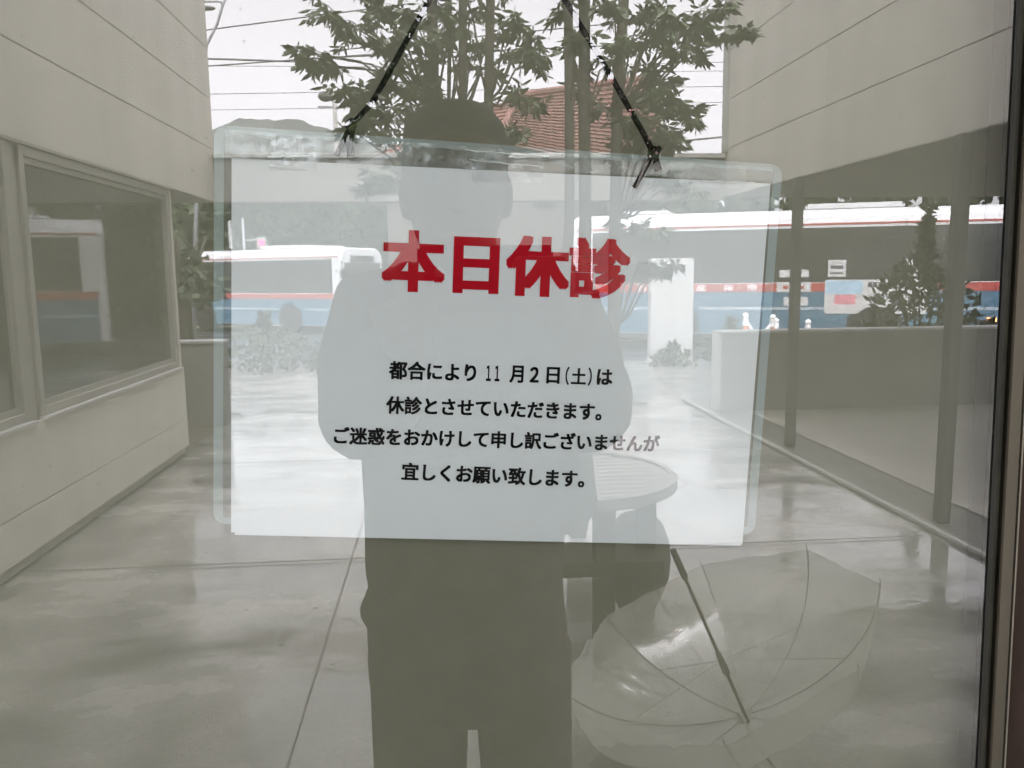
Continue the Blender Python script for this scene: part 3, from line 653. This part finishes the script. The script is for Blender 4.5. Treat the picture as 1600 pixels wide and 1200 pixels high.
        for gx, c in ((a0+1.55, 'poster'), (a0+.05, 'poster')):
            st_ = B('window_sticker', c, ((gx, .0125, 1.56), (gx+.36, .0165, 1.92)))
            B('sticker_mark', 'ink', ((gx+.05, .0166, 1.73), (gx+.30, .018, 1.80)), ((gx+.05, .0166, 1.62), (gx+.30, .018, 1.66)), par=st_)
    return t
b1 = bus(V(3.05, 18.75, -.30), R(21), 9.3, True, 'long white and blue bus with a red band behind the white sign board', True)
b2 = bus(V(-11.1, 33.2, -.66), R(33), 9.3, False, 'smaller looking bus seen from its front corner, above the green shrub', False)
b2_front = None
# lettering on the near bus, white on the red band (reads normally from the courtyard, mirrored in the glass)
def bus_word(txt, lx, z, w_, h_):
    t = text_mesh('band_letter', txt, 'white', (0, 0, 0), w_, h_, (-1, 0, 0), bold=.02)
    t.parent = b1; t.location = (lx, .0142, z); return t
for ch, lx in (('京', 4.15), ('浜', 3.65), ('急', 3.05), ('行', 1.75)): bus_word(ch, lx, 1.275, .22, .135)
for z0, z1, x0, x1, c in ((1.24, 1.46, 4.55, 5.25, 'poster'), (1.56, 1.72, 4.6, 5.2, 'poster'), (.95, 1.14, 4.7, 5.2, 'poster')):
    o = MB().box((x0, .0170, z0), (x1, .0215, z1)).build('side_plate', c, None); o.parent = b1
o = MB()
for i in range(3): o.box((4.68+.16*i, .0216, 1.31), (4.79+.16*i, .0228, 1.38))
o = o.build('plate_mark', 'busred', None); o.parent = b1

# ---- chain bollards
tops = [(5.82, 15.0, 'white topped chain bollard first from the sign board'), (6.36, 15.0, 'white topped chain bollard carrying both swags of chain'), (6.55, 15.3, 'small orange and white bollard just before the carport post'), (7.2, 15.3, 'small orange and white bollard right of the carport post')]
for i, (x, d, lab) in enumerate(tops):
    z0 = slope(x, d)-.016; hb = (.74, .70, .62, .58)[i]
    t = thing('chain_bollard', V(x, d, z0), lab, 'bollard', 'bollards along the street')
    MB().tube([V(x, d, z0), V(x, d, z0+.03), V(x, d, z0+.05), V(x, d, z0+hb)], [.16, .15, .05, .045], 14).build('post', 'cone', t, smooth=True)
    MB().tube([V(x, d, z0+hb-.16), V(x, d, z0+hb-.01)], .055, 14).build('sleeve', 'white', t)
    MB().ball(V(x, d, z0+hb+.03), .06, 12, 8).build('cap', 'white', t, smooth=True)
def swag(a, b, sag): return [a.lerp(b, i/12)-Vector((0, 0, sag*4*(i/12)*(1-i/12))) for i in range(13)]
for a, b, lab in ((0, 1, 'white plastic chain swagged between the first two bollards'), (1, 2, 'short white plastic chain between the middle bollards')):
    pa, pb = [V(tops[i][0], tops[i][1], slope(0, tops[i][1])+(.74, .70, .62)[i]-.06) for i in (a, b)]
    if a == 0: pb = pb-Vector((0, 0, .0))
    tag(MB().tube(swag(pa, pb, .26 if a == 0 else .16), .035, 6).build('plastic_chain', 'white'), lab, 'chain', 'chains between bollards')

# ---- courtyard trees (several stems each)
def px3(px, py, d):
    q = fw*FPX + rt*(px-800) + up*(600-py); t = (d+CAM_D)/q.y
    p = Vector((0, -CAM_D, CAM_H))+q*t; return Vector((p.x, -p.y, p.z))
def court_tree(base_x, base_d, stems, sprays, label, seed):
    random.seed(seed)
    t = thing('courtyard_tree', V(base_x, base_d, 0), label, 'tree', 'trees in the courtyard')
    tk, br, lf = MB(), MB(), MB(); paths = []
    for (xa, xb, da, db, ra, rb_) in stems:
        pts = []
        for i in range(9):
            f = i/8; z = 4.6*f
            pts.append(V(base_x+(xa-base_x)*min(1, f*4)+(xb-xa)*max(0, f-.2)/.8+.02*math.sin(f*9+xa*7), base_d+(da-base_d)*min(1, f*4)+(db-da)*f, z))
        tk.tube(pts, [ra+(rb_-ra)*(i/8) for i in range(9)], 9); paths.append(pts)
    for (px, py, rp, dd) in sprays:
        c = px3(px, py, base_d+dd); rad = rp/FPX*(base_d+dd+CAM_D)
        best = None
        for P in paths:      # branch leaves a stem a little below the spray
            for q in P[1:]:
                sc_ = (q-c).length+max(0, q.z-(c.z-.15))*2.5
                if best is None or sc_ < best[0]: best = (sc_, q)
        q = best[1]; mid = q.lerp(c, .55)+Vector((0, 0, .06))
        br.tube([q, q.lerp(c, .25)+Vector((0, 0, -.02)), mid, c], [.008, .0065, .005, .002], 5)
        nb = max(6, int(rp/(3.7 if base_x > .5 else 4.4)))
        for k in range(nb):   # twigs with drooping leaflets in pairs
            d = rvec(); d.z *= .55; tip = c+d*rad*random.uniform(.5, 1.25)
            br.tube([mid.lerp(c, .7), c.lerp(tip, .5)+Vector((0, 0, .012)), tip], [.0025, .002, .001], 4)
            ax_ = (tip-c).normalized()
            for j in range(11):
                f = .15+.85*j/10; p = c.lerp(tip, f)
                sd = ax_.cross(Vector((0, 0, 1)))
                sd = sd.normalized() if sd.length > .05 else Vector((1, 0, 0))
                sgn = 1 if j % 2 else -1
                dirn = sd*sgn*random.uniform(.3, 1)+ax_*random.uniform(.2, .7)+Vector((0, 0, random.uniform(-1.3, .1)))+rvec()*.3
                if j == 10: dirn = ax_+Vector((0, 0, -.4))
                leaf_quad(lf, p, dirn, random.uniform(.040, .082), random.uniform(.013, .025))
    tk.build('trunk', 'bark', t, smooth=True); br.build('branches', 'bark', t); lf.build('crown', 'leaf', t, recalc=False)
    return t
S1 = [(520,22,42,-.3),(560,40,38,.2),(595,20,40,-.4),(640,18,40,.3),(500,88,30,-.2),(480,100,22,-.2),(515,105,25,.0),(595,75,42,.1),(640,62,42,-.3),(668,95,38,.4),(690,60,30,-.2),(690,20,40,.1),(720,95,30,.3),
      (538,140,26,-.3),(560,158,30,.1),(605,140,36,.3),(650,140,44,-.2),(612,180,34,.2),(652,178,36,.1),(565,185,28,-.4),(600,205,36,.2),(548,60,28,.3),(715,40,32,-.4),(742,70,24,.2),(780,55,28,.2),(805,30,34,-.3),(825,75,30,.1),(795,85,30,.4),(770,110,22,.3),(840,100,26,.0),(835,60,24,.2),
      (815,150,30,-.2),(835,165,24,.1),(815,208,28,-.2),(795,205,18,.2),(590,275,30,.0),(615,290,26,-.2),(565,300,22,.2),(635,265,22,.1),(650,215,30,.3),(740,20,34,.3),(470,80,16,-.1),
      (560,-20,50,0),(640,-30,55,.3),(720,-40,55,-.3),(800,-30,50,.2),(500,-40,40,.1),(680,-90,60,0)]
S1B = [(556,170,22,.1),(575,150,24,-.1),(590,125,26,.2),(606,110,26,-.2),(625,85,26,.1),(640,45,28,-.1),(568,188,18,.2),(545,200,18,.1),(655,120,30,.2),(680,140,30,-.2),(660,190,28,.1),(590,175,24,.2)]
S2 = [(880,22,26,.2),(905,60,26,-.3),(905,105,24,.2),(960,14,40,-.2),(1000,28,46,.3),(1045,28,48,-.3),(1075,48,42,.2),(1020,60,40,.1),(1060,75,34,-.1),(1098,30,40,.2),(1130,14,36,-.2),(1150,50,22,.1),(1162,55,16,.0),(1120,60,24,.2),(985,70,28,.3),
      (965,68,24,-.3),(955,95,22,.2),(1010,108,30,.0),(1040,128,36,.3),(1015,140,36,-.2),(985,160,34,.2),(1060,155,34,-.1),(1078,172,26,.2),(1088,185,18,-.1),(1035,175,40,.1),(1005,190,40,-.3),(1045,205,38,.3),(975,200,34,.2),(945,170,26,.1),(1015,225,42,.0),(1055,228,24,-.2),(965,232,30,.2),(1090,88,14,.1),
      (1000,355,20,.1),(1025,360,18,-.2),(960,350,16,.1),(1030,425,20,.1),(1015,412,12,-.1),(1050,418,16,.0),(1050,290,26,.2),(1085,295,22,-.1),(1030,280,26,.1),(905,140,20,.1),(890,75,18,.2),
      (900,-30,45,0),(980,-40,55,.2),(1060,-35,55,-.2),(1130,-40,45,.2),(1020,-95,60,0)]
court_tree(.13, 3.95, [(.03, -.02, 3.9, 3.8, .036, .020), (.17, .12, 4.0, 4.1, .030, .017), (.26, .27, 3.9, 3.8, .031, .017), (.08, .10, 4.1, 4.2, .014, .008)], S1+S1B, 'slender tree of several stems rising behind the reflected person', 3)
court_tree(.74, 3.95, [(.64, .72, 3.9, 3.85, .031, .018), (.75, .86, 4.0, 4.1, .041, .023), (.90, 1.05, 3.95, 3.9, .038, .020)], S2, 'slender tree of several stems in front of the red tiled roof', 5)
random.seed(11)

# ---- house with red tiled roof
hs_ = thing('tile_roof_house', V(6.2, 36, -.8), 'house with a red tiled roof behind the courtyard tree', 'house')
A, B_ = V(2.2, 30, 6.0), V(12.2, 42.5, 6.0)
nrm = Vector((.796, .605, 0))                    # outward from the eave, real space
Cc, Dd = B_-nrm*8, A-nrm*6
R0 = V(3.11, 32.0, 7.95); R1 = V(10.0, 40.0, 10.45)
def roof_face(name, a, b, c, d, rows):
    """courses of tiles from eave a-b up to ridge d-c, each course a step"""
    mb = MB(); vs = []; nn = (b-a).cross(d-a).normalized()
    if nn.z < 0: nn = -nn
    nt_ = 40
    for r in range(rows):
        for e, lift in ((r, .07), (r+1, .0)):
            f = e/rows; p, q = a.lerp(d, f), b.lerp(c, f)
            for i in range(nt_+1): vs.append(p.lerp(q, i/nt_)+nn*(lift+.05*abs(math.sin(i*math.pi/2))))
    w_ = nt_+1
    fs = [(e*w_+i, e*w_+i+1, (e+1)*w_+i+1, (e+1)*w_+i) for e in range(rows*2-1) for i in range(nt_)]
    return mb.add(vs, fs).build(name, 'tile', hs_, recalc=False)
roof_face('roof', A, B_, R1, R0, 20)
roof_face('roof', Dd, A, R0, R0-nrm*.1, 12); roof_face('roof', B_, Cc, R1-nrm*.3, R1, 12); roof_face('roof', Cc, Dd, R0, R1, 12)
MB().tube([A+Vector((0, 0, .1)), R0+Vector((0, 0, .12)), R1+Vector((0, 0, .12)), B_+Vector((0, 0, .1))], .14, 8).build('ridge', 'tile', hs_)
ia = [p.lerp((A+Cc)/2, .08) for p in (A, B_, Cc, Dd)]
MB().add([Vector((p.x, p.y, -1)) for p in ia]+[Vector((p.x, p.y, 5.9)) for p in ia], [(0, 1, 5, 4), (1, 2, 6, 5), (2, 3, 7, 6), (3, 0, 4, 7), (4, 5, 6, 7), (0, 3, 2, 1)]).build('wall', 'hwall', hs_)
wq = ia[0].lerp(ia[1], .3); wd = (ia[1]-ia[0]).normalized()
for f in (.15, .45, .75):
    p = ia[0].lerp(ia[1], f); o = MB()
    o.add([Vector((p.x, p.y, 4))+nrm*.05, Vector((p.x, p.y, 4))+nrm*.05+wd*1.6, Vector((p.x, p.y, 5.4))+nrm*.05+wd*1.6, Vector((p.x, p.y, 5.4))+nrm*.05,
           Vector((p.x, p.y, 4))-nrm*.05, Vector((p.x, p.y, 4))-nrm*.05+wd*1.6, Vector((p.x, p.y, 5.4))-nrm*.05+wd*1.6, Vector((p.x, p.y, 5.4))-nrm*.05], [(0,1,2,3),(7,6,5,4),(0,4,5,1),(1,5,6,2),(2,6,7,3),(3,7,4,0)])
    o.build('window', 'busglass', hs_)

# ---- far bushes and trees across the street
G2 = 'trees and hedges across the street'
def far_tree(x, d, h, rad, label, n=900, leaf=.42):
    c = V(x, d, slope(x, d) if d < 63 else -1.5); t = thing('street_tree', c, label, 'tree', G2); lf, tr = MB(), MB()
    tr.tube([c, c+Vector((.1, 0, h*.5)), c+Vector((0, .1, h*.8))], [.22, .15, .05], 8)
    for k in range(5):
        a = k*1.3; tr.tube([c+Vector((.05, 0, h*.35)), c+Vector((math.cos(a)*rad*.6, math.sin(a)*rad*.6, h*.75))], [.09, .03], 6)
    lobes = [(Vector((random.uniform(-.6, .6)*rad, random.uniform(-.5, .5)*rad, h*random.uniform(.3, .78))), rad*random.uniform(.38, .6)) for _ in range(9)]
    for k in range(n):
        o, r_ = random.choice(lobes); v = rvec(); p = c+o+Vector((v.x*r_, v.y*r_, v.z*r_*.8))*random.uniform(.55, 1.05)
        p.z = max(p.z, c.z+.1); leaf_quad(lf, p, rvec(), leaf*random.uniform(.6, 1.3), leaf*.6)
    tr.build('trunk', 'bark', t, smooth=True); lf.build('crown', 'leaf2', t, recalc=False)
labs = ['broad dark tree behind the low wall and end window', 'round dark tree behind the traffic signal', 'dark tree mass above the smaller bus', 'dark tree standing behind the person by the bus front', 'low dark tree between the two buses', 'dark tree rising behind the long bus left end', 'wide dark tree behind the middle of the long bus', 'dark tree over the long bus near the carport post', 'dark tree behind the long bus rear', 'dark tree at the far right of the street']
for i, (x, d, h, r_) in enumerate(((-15, 40, 4.8, 3.6), (-11, 41, 4.6, 3.4), (-7, 42, 4.7, 3.5), (-3, 42, 4.5, 3.3), (.5, 41, 4.6, 3.2), (4, 40, 5.0, 3.3), (8.2, 28.8, 4.0, 2.9), (12, 27, 4.0, 3.0), (16, 25, 4.0, 3.0), (20, 24, 4.2, 3.2))):
    far_tree(x, d, h, r_, labs[i])
hd = thing('street_hedge', V(-2, 39, -.8), 'tall dark hedge along the far side of the street', 'hedge')
lf = MB()
for k in range(9000):
    x = random.uniform(-24, 22); z = random.random()**.8*6.2*(1+.2*noise.noise(Vector((x*.6, 0, 0)))); leaf_quad(lf, V(x, 38.6-max(0, x-5)*.75+random.uniform(-.6, .6), -.9+z), rvec(), .45*random.uniform(.6, 1.3), .28)
lf.build('foliage', 'leaf2', hd, recalc=False)
cb = MB()
for i in range(23):
    x0 = -24+i*2; d0 = 38.9-max(0, x0-5)*.75; cb.box(V(x0, d0, -1.2), V(x0+1.96, d0+.5, 4.9+.3*math.sin(i*1.7)))
cb.build('hedge_core', 'leaf2', hd)
# a taller far tree line that shows through the top strip of the notice
for x, d, h, r_, lab in ((-13.7, 52, 11.4, 1.4, 'bushy tree top just beside the upper wall edge behind the notice corner'), (-6.0, 56, 8.6, 4.0, 'bushy tree top below the grey hill')):
    far_tree(x, d, h, r_, lab, 1100, .5)
far_tree(-6.3, 20.5, 3.6, 1.15, 'dark bushy tree between the window end and the notice edge, before the smaller bus', 900, .22)

# ---- hills
def hill(name, pts, d, depth):
    mb = MB(); n = len(pts)
    vs = [V(x, d, z) for x, z in pts]+[V(x, d-depth*.4, -2) for x, z in pts]+[V(x, d+depth, -2) for x, z in pts]
    mb.add(vs, [(i, i+1, n+i+1, n+i) for i in range(n-1)]+[(i+1, i, 2*n+i, 2*n+i+1) for i in range(n-1)])
    return tag(mb.build(name, 'hill'), kind='structure')
hp = []
for i in range(90):
    px = 150+i*9; base = {0: 205}.get(i, 0)
    y = 196+12*math.cos((px-430)/60) if False else (186 if 375 < px < 460 else 186+max(0, px-460)*.30 if px >= 460 else 186+max(0, 375-px)*.35)
    y = min(y, 232)+2.2*noise.noise(Vector((px*.05, 0, 0)))*2+1.5*noise.noise(Vector((px*.3, 2, 0)))
    P = px3(px, y, 160); hp.append((P.x, P.z))
hill('hills', hp, 160, 60)

# ---- wires, street lamp, pole, signal
def wire(x0, z0, x1, z1, d0, d1, rad, lab, sag=.2):
    a, b = V(x0, d0, z0), V(x1, d1, z1)
    pts = [a.lerp(b, i/16)-Vector((0, 0, sag*4*(i/16)*(1-i/16))) for i in range(17)]
    return tag(MB().tube(pts, rad, 5).build('overhead_wire', 'wire'), lab, 'wire', 'overhead wires across the sky')
def wpx(pa, pb, d, rad, lab):
    a, b = px3(*pa, d), px3(*pb, d); e = (b-a)*.8
    return wire(a.x-e.x, a.z-e.z, b.x+e.x, b.z+e.z, d, d, rad, lab, .0)
wpx((330, 46), (500, 24), 26, .022, 'upper thick wire sloping up toward the tree leaves')
wpx((330, 103), (470, 93), 26, .022, 'middle dark wire that meets the leaf tip over the street')
wpx((330, 92), (420, 95), 26.5, .030, 'thick cable crossing close to the middle wire')
wpx((330, 103), (500, 104), 30, .010, 'faint thin wire under the middle dark wire')
wpx((330, 147), (1130, 135), 30, .012, 'thin wire crossing the open sky over the red roof')
wpx((330, 172), (1130, 160), 30, .010, 'thin wire grazing the hill top')
wpx((800, 52), (1130, 20), 26, .020, 'dark wire sloping behind the right hand tree crown')
wpx((800, 78), (1130, 64), 26, .020, 'lower dark wire ending at the right wing edge')
wpx((1060, 221), (1130, 214), 24, .030, 'short thick cable low beside the right wing edge')
wpx((1000, 100), (1130, 97), 30, .010, 'upper hairline wire beside the right wing edge')
wpx((1000, 112), (1130, 111), 30, .010, 'lower hairline wire beside the right wing edge')
sl_ = thing('street_lamp', V(-7.4, 25, -.5), 'street lamp on a bent steel pole at the edge of the upper wall', 'street lamp')
MB().tube([V(-7.4, 25, -.5), V(-7.0, 25, 4.0), V(-6.50, 25, 7.95), V(-6.16, 25, 8.55), V(-5.98, 25, 9.05), V(-5.72, 25, 9.6)], [.07, .06, .045, .04, .04, .03], 8).build('pole', 'steel', sl_, smooth=True)
MB().tube([V(-5.98, 25, 9.1), V(-6.05, 25, 9.17), V(-6.6, 25, 9.15)], .03, 8).build('arm', 'steel', sl_, smooth=True)
MB().ball(V(-6.42, 25, 8.98), (.24, .12, .065), 16, 8).build('lamp_head', 'street', sl_, smooth=True)
ts = thing('traffic_signal', V(-6.7, 31, -.6), 'traffic signal showing red above the smaller bus roof', 'traffic signal')
MB().tube([V(-7.1, 31, -.6), V(-7.1, 31, 3.5)], .05, 10).build('pole', 'steel', ts, smooth=True)
MB().box(V(-7.62, 30.95, 2.4), V(-7.52, 31.05, 3.4)).build('back_board', 'poster', ts)
MB().box(V(-6.62, 30.85, 2.38), V(-6.26, 31.0, 2.82)).build('housing', 'steel', ts, bevel=.03)
MB().tube([V(-7.1, 31, 2.7), V(-6.5, 31, 2.7)], .03, 8).build('bracket', 'steel', ts)
MB().tube([V(-6.44, 30.85, 2.60), V(-6.44, 30.83, 2.60)], .10, 16).build('red_light', 'redlamp', ts)
up_ = thing('utility_pole', V(-8.6, 46, -1), 'thin grey utility pole rising beside the leaves over the hill', 'pole')
pa = px3(522, 140, 46)
up_.location = V(pa.x, 46, -1); ROOTLOC[up_.name] = V(pa.x, 46, -1)
MB().tube([V(pa.x, 46, -1), V(pa.x, 46, pa.z)], [.14, .11], 10).build('pole', 'concrete_pole', up_, smooth=True)
MB().ball(V(pa.x-.45, 46, pa.z-.35), (.42, .3, .28), 12, 8).build('transformer', 'street', up_, smooth=True)
MB().box(V(pa.x-.9, 45.95, pa.z-.95), V(pa.x+.5, 46.05, pa.z-.85)).build('crossarm', 'steel', up_)

# fallen bits on the paving
pts_ = [(425, 918), (385, 955), (493, 952), (1072, 824), (1058, 872), (1065, 930), (905, 905), (478, 842), (440, 1010), (520, 1040), (1065, 1010)]
for i, (a, b) in enumerate(pts_):
    q = fw*FPX + rt*(a-800) + up*(600-b); t_ = -CAM_H/q.z; p = Vector((0, -CAM_D, CAM_H))+q*t_; p = Vector((p.x, -p.y, .006))
    tag(MB().ball(p, (.006+.003*(i % 3), .005, .003), 8, 5).build('fallen_seed', 'asphaltwhite', smooth=True), 'tiny dark fallen seed or leaf bit lying on the wet paving', 'leaf bit', 'bits on the wet paving')
# ================================================================== PERSON WITH PHONE (reflected)
PX, PD = .035, .78
pr = thing('person', V(PX, PD, 0), 'person in dark plain clothes photographing the door with a phone', 'person')
def remesh(mb, name, m, voxel, parent, smooth_it=6):
    o = mb.build(name, m, None, recalc=True)
    rm = o.modifiers.new('r', 'REMESH'); rm.mode = 'VOXEL'; rm.voxel_size = voxel
    s2 = o.modifiers.new('s', 'SMOOTH'); s2.iterations = smooth_it; s2.factor = .5
    bpy.context.view_layer.update()
    me = bpy.data.meshes.new_from_object(o.evaluated_get(bpy.context.evaluated_depsgraph_get()))
    o.modifiers.clear(); old = o.data; o.data = me; bpy.data.meshes.remove(old)
    for p in me.polygons: p.use_smooth = True
    me.materials.clear(); me.materials.append(MT[m])
    off = ROOTLOC[parent.name]
    for v in me.vertices: v.co -= off
    o.parent = parent; return o
def Q(x, d, z): return V(PX+x, d, z)      # person space: x from the body axis
side = Vector((1, 0, 0))
# joints
shL, shR = Q(-.120, .80, 1.400), Q(.130, .80, 1.400)
elL, elR = Q(-.138, .64, 1.268), Q(.160, .64, 1.268)
wrL, wrR = Q(-.075, .50, 1.385), Q(.120, .50, 1.385)
pcx = .050     # phone centre, world x
hipL, hipR = Q(-.08, .79, .86), Q(.08, .79, .86)
ankL, ankR = Q(-.085, .82, .09), Q(.095, .82, .09)
body = MB()
# torso
body.tube([Q(0, .79, .80), Q(0, .79, .90), Q(0, .785, 1.05), Q(0, .79, 1.22), Q(0, .795, 1.36), Q(0, .80, 1.43), Q(0, .80, 1.46)], [(.14, .10), (.155, .105), (.135, .095), (.15, .105), (.145, .10), (.09, .075), (.06, .055)], 20, side=side)
# neck and head
HZ = 1.59
body.tube([Q(0, .805, 1.400), Q(0, .795, 1.470), Q(-.003, .785, 1.510)], [(.065, .065), (.053, .058), (.052, .06)], 16, side=side)
hx = -.008
body.tube([Q(hx, .765, 1.462), Q(hx, .762, 1.480), Q(hx, .768, 1.520), Q(hx, .775, 1.570), Q(hx, .782, 1.620), Q(hx, .785, 1.660), Q(hx, .785, 1.682)], [(.025, .03), (.044, .056), (.060, .082), (.070, .094), (.074, .096), (.055, .075), (.02, .03)], 20, side=side)
body.tube([Q(hx, .682, 1.595), Q(hx, .664, 1.558), Q(hx, .662, 1.546), Q(hx, .676, 1.540)], [(.008, .010), (.012, .014), (.017, .012), (.012, .008)], 10, side=side)   # nose
body.ball(Q(hx-.074, .79, 1.568), (.010, .022, .034), 10, 8); body.ball(Q(hx+.074, .79, 1.568), (.010, .022, .034), 10, 8)
body.ball(Q(hx, .690, 1.608), (.052, .014, .010)); body.ball(Q(hx, .692, 1.510), (.026, .012, .009))
# arms
for sh_, el, wr in ((shL, elL, wrL), (shR, elR, wrR)):
    body.tube([sh_, sh_.lerp(el, .5), el, el.lerp(wr, .35), wr], [.048, .044, .037, .038, .027], 14)
# legs
for hp_, an in ((hipL, ankL), (hipR, ankR)):
    kn = hp_.lerp(an, .5)+Vector((0, .02, 0))
    body.tube([hp_+Vector((0, 0, .02)), hp_.lerp(kn, .5), kn, kn.lerp(an, .35), an, an-Vector((0, 0, .05))], [.082, .07, .052, .056, .036, .036], 14)
    body.tube([an+Vector((0, -.04, -.055)), an+Vector((0, .06, -.06)), an+Vector((0, .14, -.07))], [(.034, .030), (.042, .026), (.036, .016)], 12)
# hands: palm, four bent fingers of unequal length and a thumb, closed on the ends of the phone
PH_D, PH_Z = .459, 1.452
for sgn, wr in ((-1, wrL), (1, wrR)):
    ex = pcx+sgn*.0735                                  # phone end
    palm0 = wr; palm1 = V(ex+sgn*.022, PH_D+.026, PH_Z-.022)
    body.tube([palm0, palm0.lerp(palm1, .45), palm1], [(.026, .019), (.036, .017), (.038, .014)], 12, side=Vector((0, .3, 1)))
    for i, (ln, dz) in enumerate(((.070, .030), (.078, .011), (.073, -.009), (.060, -.027))):
        k0 = V(ex+sgn*.020, PH_D+.012, PH_Z-.020+dz)
        k1 = V(ex+sgn*.010, PH_D-.012, PH_Z-.014+dz); k2 = V(ex-sgn*(ln*.35), PH_D-.0165, PH_Z-.010+dz*.9); k3 = V(ex-sgn*(ln*.68), PH_D-.0150, PH_Z-.008+dz*.85)
        if sgn < 0:   # clear of the lens at this end of the phone
            k2 = V(ex-sgn*.010, PH_D-.0150, PH_Z-.030+dz*.5); k3 = V(ex-sgn*.022, PH_D-.0135, PH_Z-.034+dz*.4)
        body.tube([k0, k1, k2, k3], [.0095, .0088, .0080, .0068], 10)
    body.tube([palm1+Vector((0, -.006, .022)), V(ex+sgn*.004, PH_D+.018, PH_Z+.012), V(ex-sgn*.030, PH_D+.0165, PH_Z+.004)], [.012, .0105, .008], 10)
# keep finger tips off the lens: the lens sits at the camera, x = 0
bo = remesh(body, 'body', 'skin', .0062, pr, 3)
for s_ in (-1, 1):
    MB().ball(Q(hx+s_*.031, .690, 1.585), (.014, .010, .0105), 12, 8).build('eye', 'eye', pr, smooth=True)
    MB().ball(Q(hx+s_*.031, .6815, 1.585), (.006, .003, .006), 10, 6).build('iris', 'hair', pr, smooth=True)
    MB().tube([Q(hx+s_*.014, .681, 1.607), Q(hx+s_*.032, .676, 1.612), Q(hx+s_*.050, .684, 1.607)], .0038, 6).build('eyebrow', 'hair', pr, smooth=True)
MB().tube([Q(hx-.024, .6815, 1.508), Q(hx, .676, 1.510), Q(hx+.024, .6815, 1.508)], [(.004, .003), (.007, .005), (.004, .003)], 8).build('mouth', 'mouth', pr, smooth=True)
hr = MB()
hr.tube([Q(hx, .835, 1.480), Q(hx, .835, 1.520), Q(hx, .822, 1.580), Q(hx, .803, 1.635), Q(hx, .795, 1.670), Q(hx, .795, 1.693), Q(hx, .795, 1.702)], [(.050, .035), (.064, .055), (.077, .080), (.079, .104), (.073, .100), (.050, .072), (.02, .03)], 22, side=side)
for i in range(46):
    a = i*2.4; r_ = .03+.055*((i*.618) % 1); zt = 1.702-.55*(r_*r_)/.085
    p = Q(hx+r_*math.cos(a), .79+r_*1.15*math.sin(a), zt-.018); hr.tube([p, p+Vector((.016*math.cos(a*1.7), .016*math.sin(a*2.1), .026-r_*.12))], [.012, .003], 6)
remesh(hr, 'hair', 'hair', .006, pr, 2)
# clothing
jk = MB()
jk.tube([Q(-.008, .79, .985), Q(-.008, .79, 1.00), Q(-.002, .79, 1.10), Q(.004, .79, 1.22), Q(.002, .795, 1.33), Q(0, .80, 1.400), Q(0, .80, 1.452), Q(0, .80, 1.475)], [(.148, .112), (.152, .118), (.156, .12), (.165, .122), (.163, .122), (.145, .105), (.085, .08), (.062, .066)], 24, side=side)
for sg, sh_, el, wr in ((-1, shL, elL, wrL), (1, shR, elR, wrR)):
    o_ = Vector((0, 0, 0))
    jk.tube([sh_+Vector((-sg*.05, 0, .005)), sh_+Vector((sg*.01, 0, .0)), sh_.lerp(el, .5)+Vector((sg*.012, 0, -.005)), el, el.lerp(wr, .3), el.lerp(wr, .7), el.lerp(wr, .95)], [.07, .074, .068, .060, .062, .050, .042], 16)
jk.tube([Q(.150, .775, 1.085), Q(.160, .765, 1.12), Q(.150, .76, 1.22)], [(.02, .06), (.034, .08), (.03, .08)], 12, side=side)   # slack cloth at the hip
jo = remesh(jk, 'jacket', 'jacket', .009, pr, 4)
tr_ = MB()
tr_.tube([Q(-.005, .79, .785), Q(-.005, .79, .82), Q(-.005, .79, .90), Q(-.004, .79, 1.02)], [(.125, .09), (.152, .115), (.156, .12), (.150, .112)], 22, side=side)
for sg, hp_, an in ((-1, hipL, ankL), (1, hipR, ankR)):
    kn = hp_.lerp(an, .5)+Vector((sg*.004, .02, 0))
    tr_.tube([hp_+Vector((sg*.0, 0, .02)), hp_.lerp(kn, .35), kn, kn.lerp(an, .5), an-Vector((0, 0, .045))], [(.079, .105), (.0755, .098), (.068, .082), (.063, .076), (.061, .074)], 18, side=side)
tr_.tube([Q(-.148, .775, .93), Q(-.158, .772, .955), Q(-.148, .775, .98)], [(.008, .03), (.012, .04), (.008, .03)], 10, side=side)   # pocket bulge
remesh(tr_, 'trousers', 'trousers', .009, pr, 4)
for an in (ankL, ankR):
    s_ = MB().tube([an+Vector((0, -.06, -.062)), an+Vector((0, .0, -.055)), an+Vector((0, .08, -.06)), an+Vector((0, .165, -.070)), an+Vector((0, .19, -.075))], [(.040, .026), (.046, .034), (.052, .029), (.046, .019), (.02, .012)], 16, side=side)
    s_.build('shoe', 'shoe', pr, smooth=True)
# phone, held flat on to the door; its lens is where this picture was taken from
ph = thing('phone', V(pcx, PH_D, PH_Z), 'dark phone held sideways in both hands of the person', 'phone')
MB().box((pcx-.0735, -PH_D-.004, PH_Z-.036), (pcx+.0735, -PH_D+.004, PH_Z+.036)).build('phone_body', 'phone', ph, bevel=.003)
MB().box((pcx-.068, -PH_D-.0048, PH_Z-.031), (pcx+.068, -PH_D-.0041, PH_Z+.031)).build('screen', 'busglass', ph)
MB().tube([(0, -PH_D+.0041, CAM_H), (0, -PH_D+.0055, CAM_H)], .0055, 18, side=Vector((1, 0, 0))).build('lens_ring', 'rim', ph, smooth=True)
print('objects', len(bpy.data.objects))
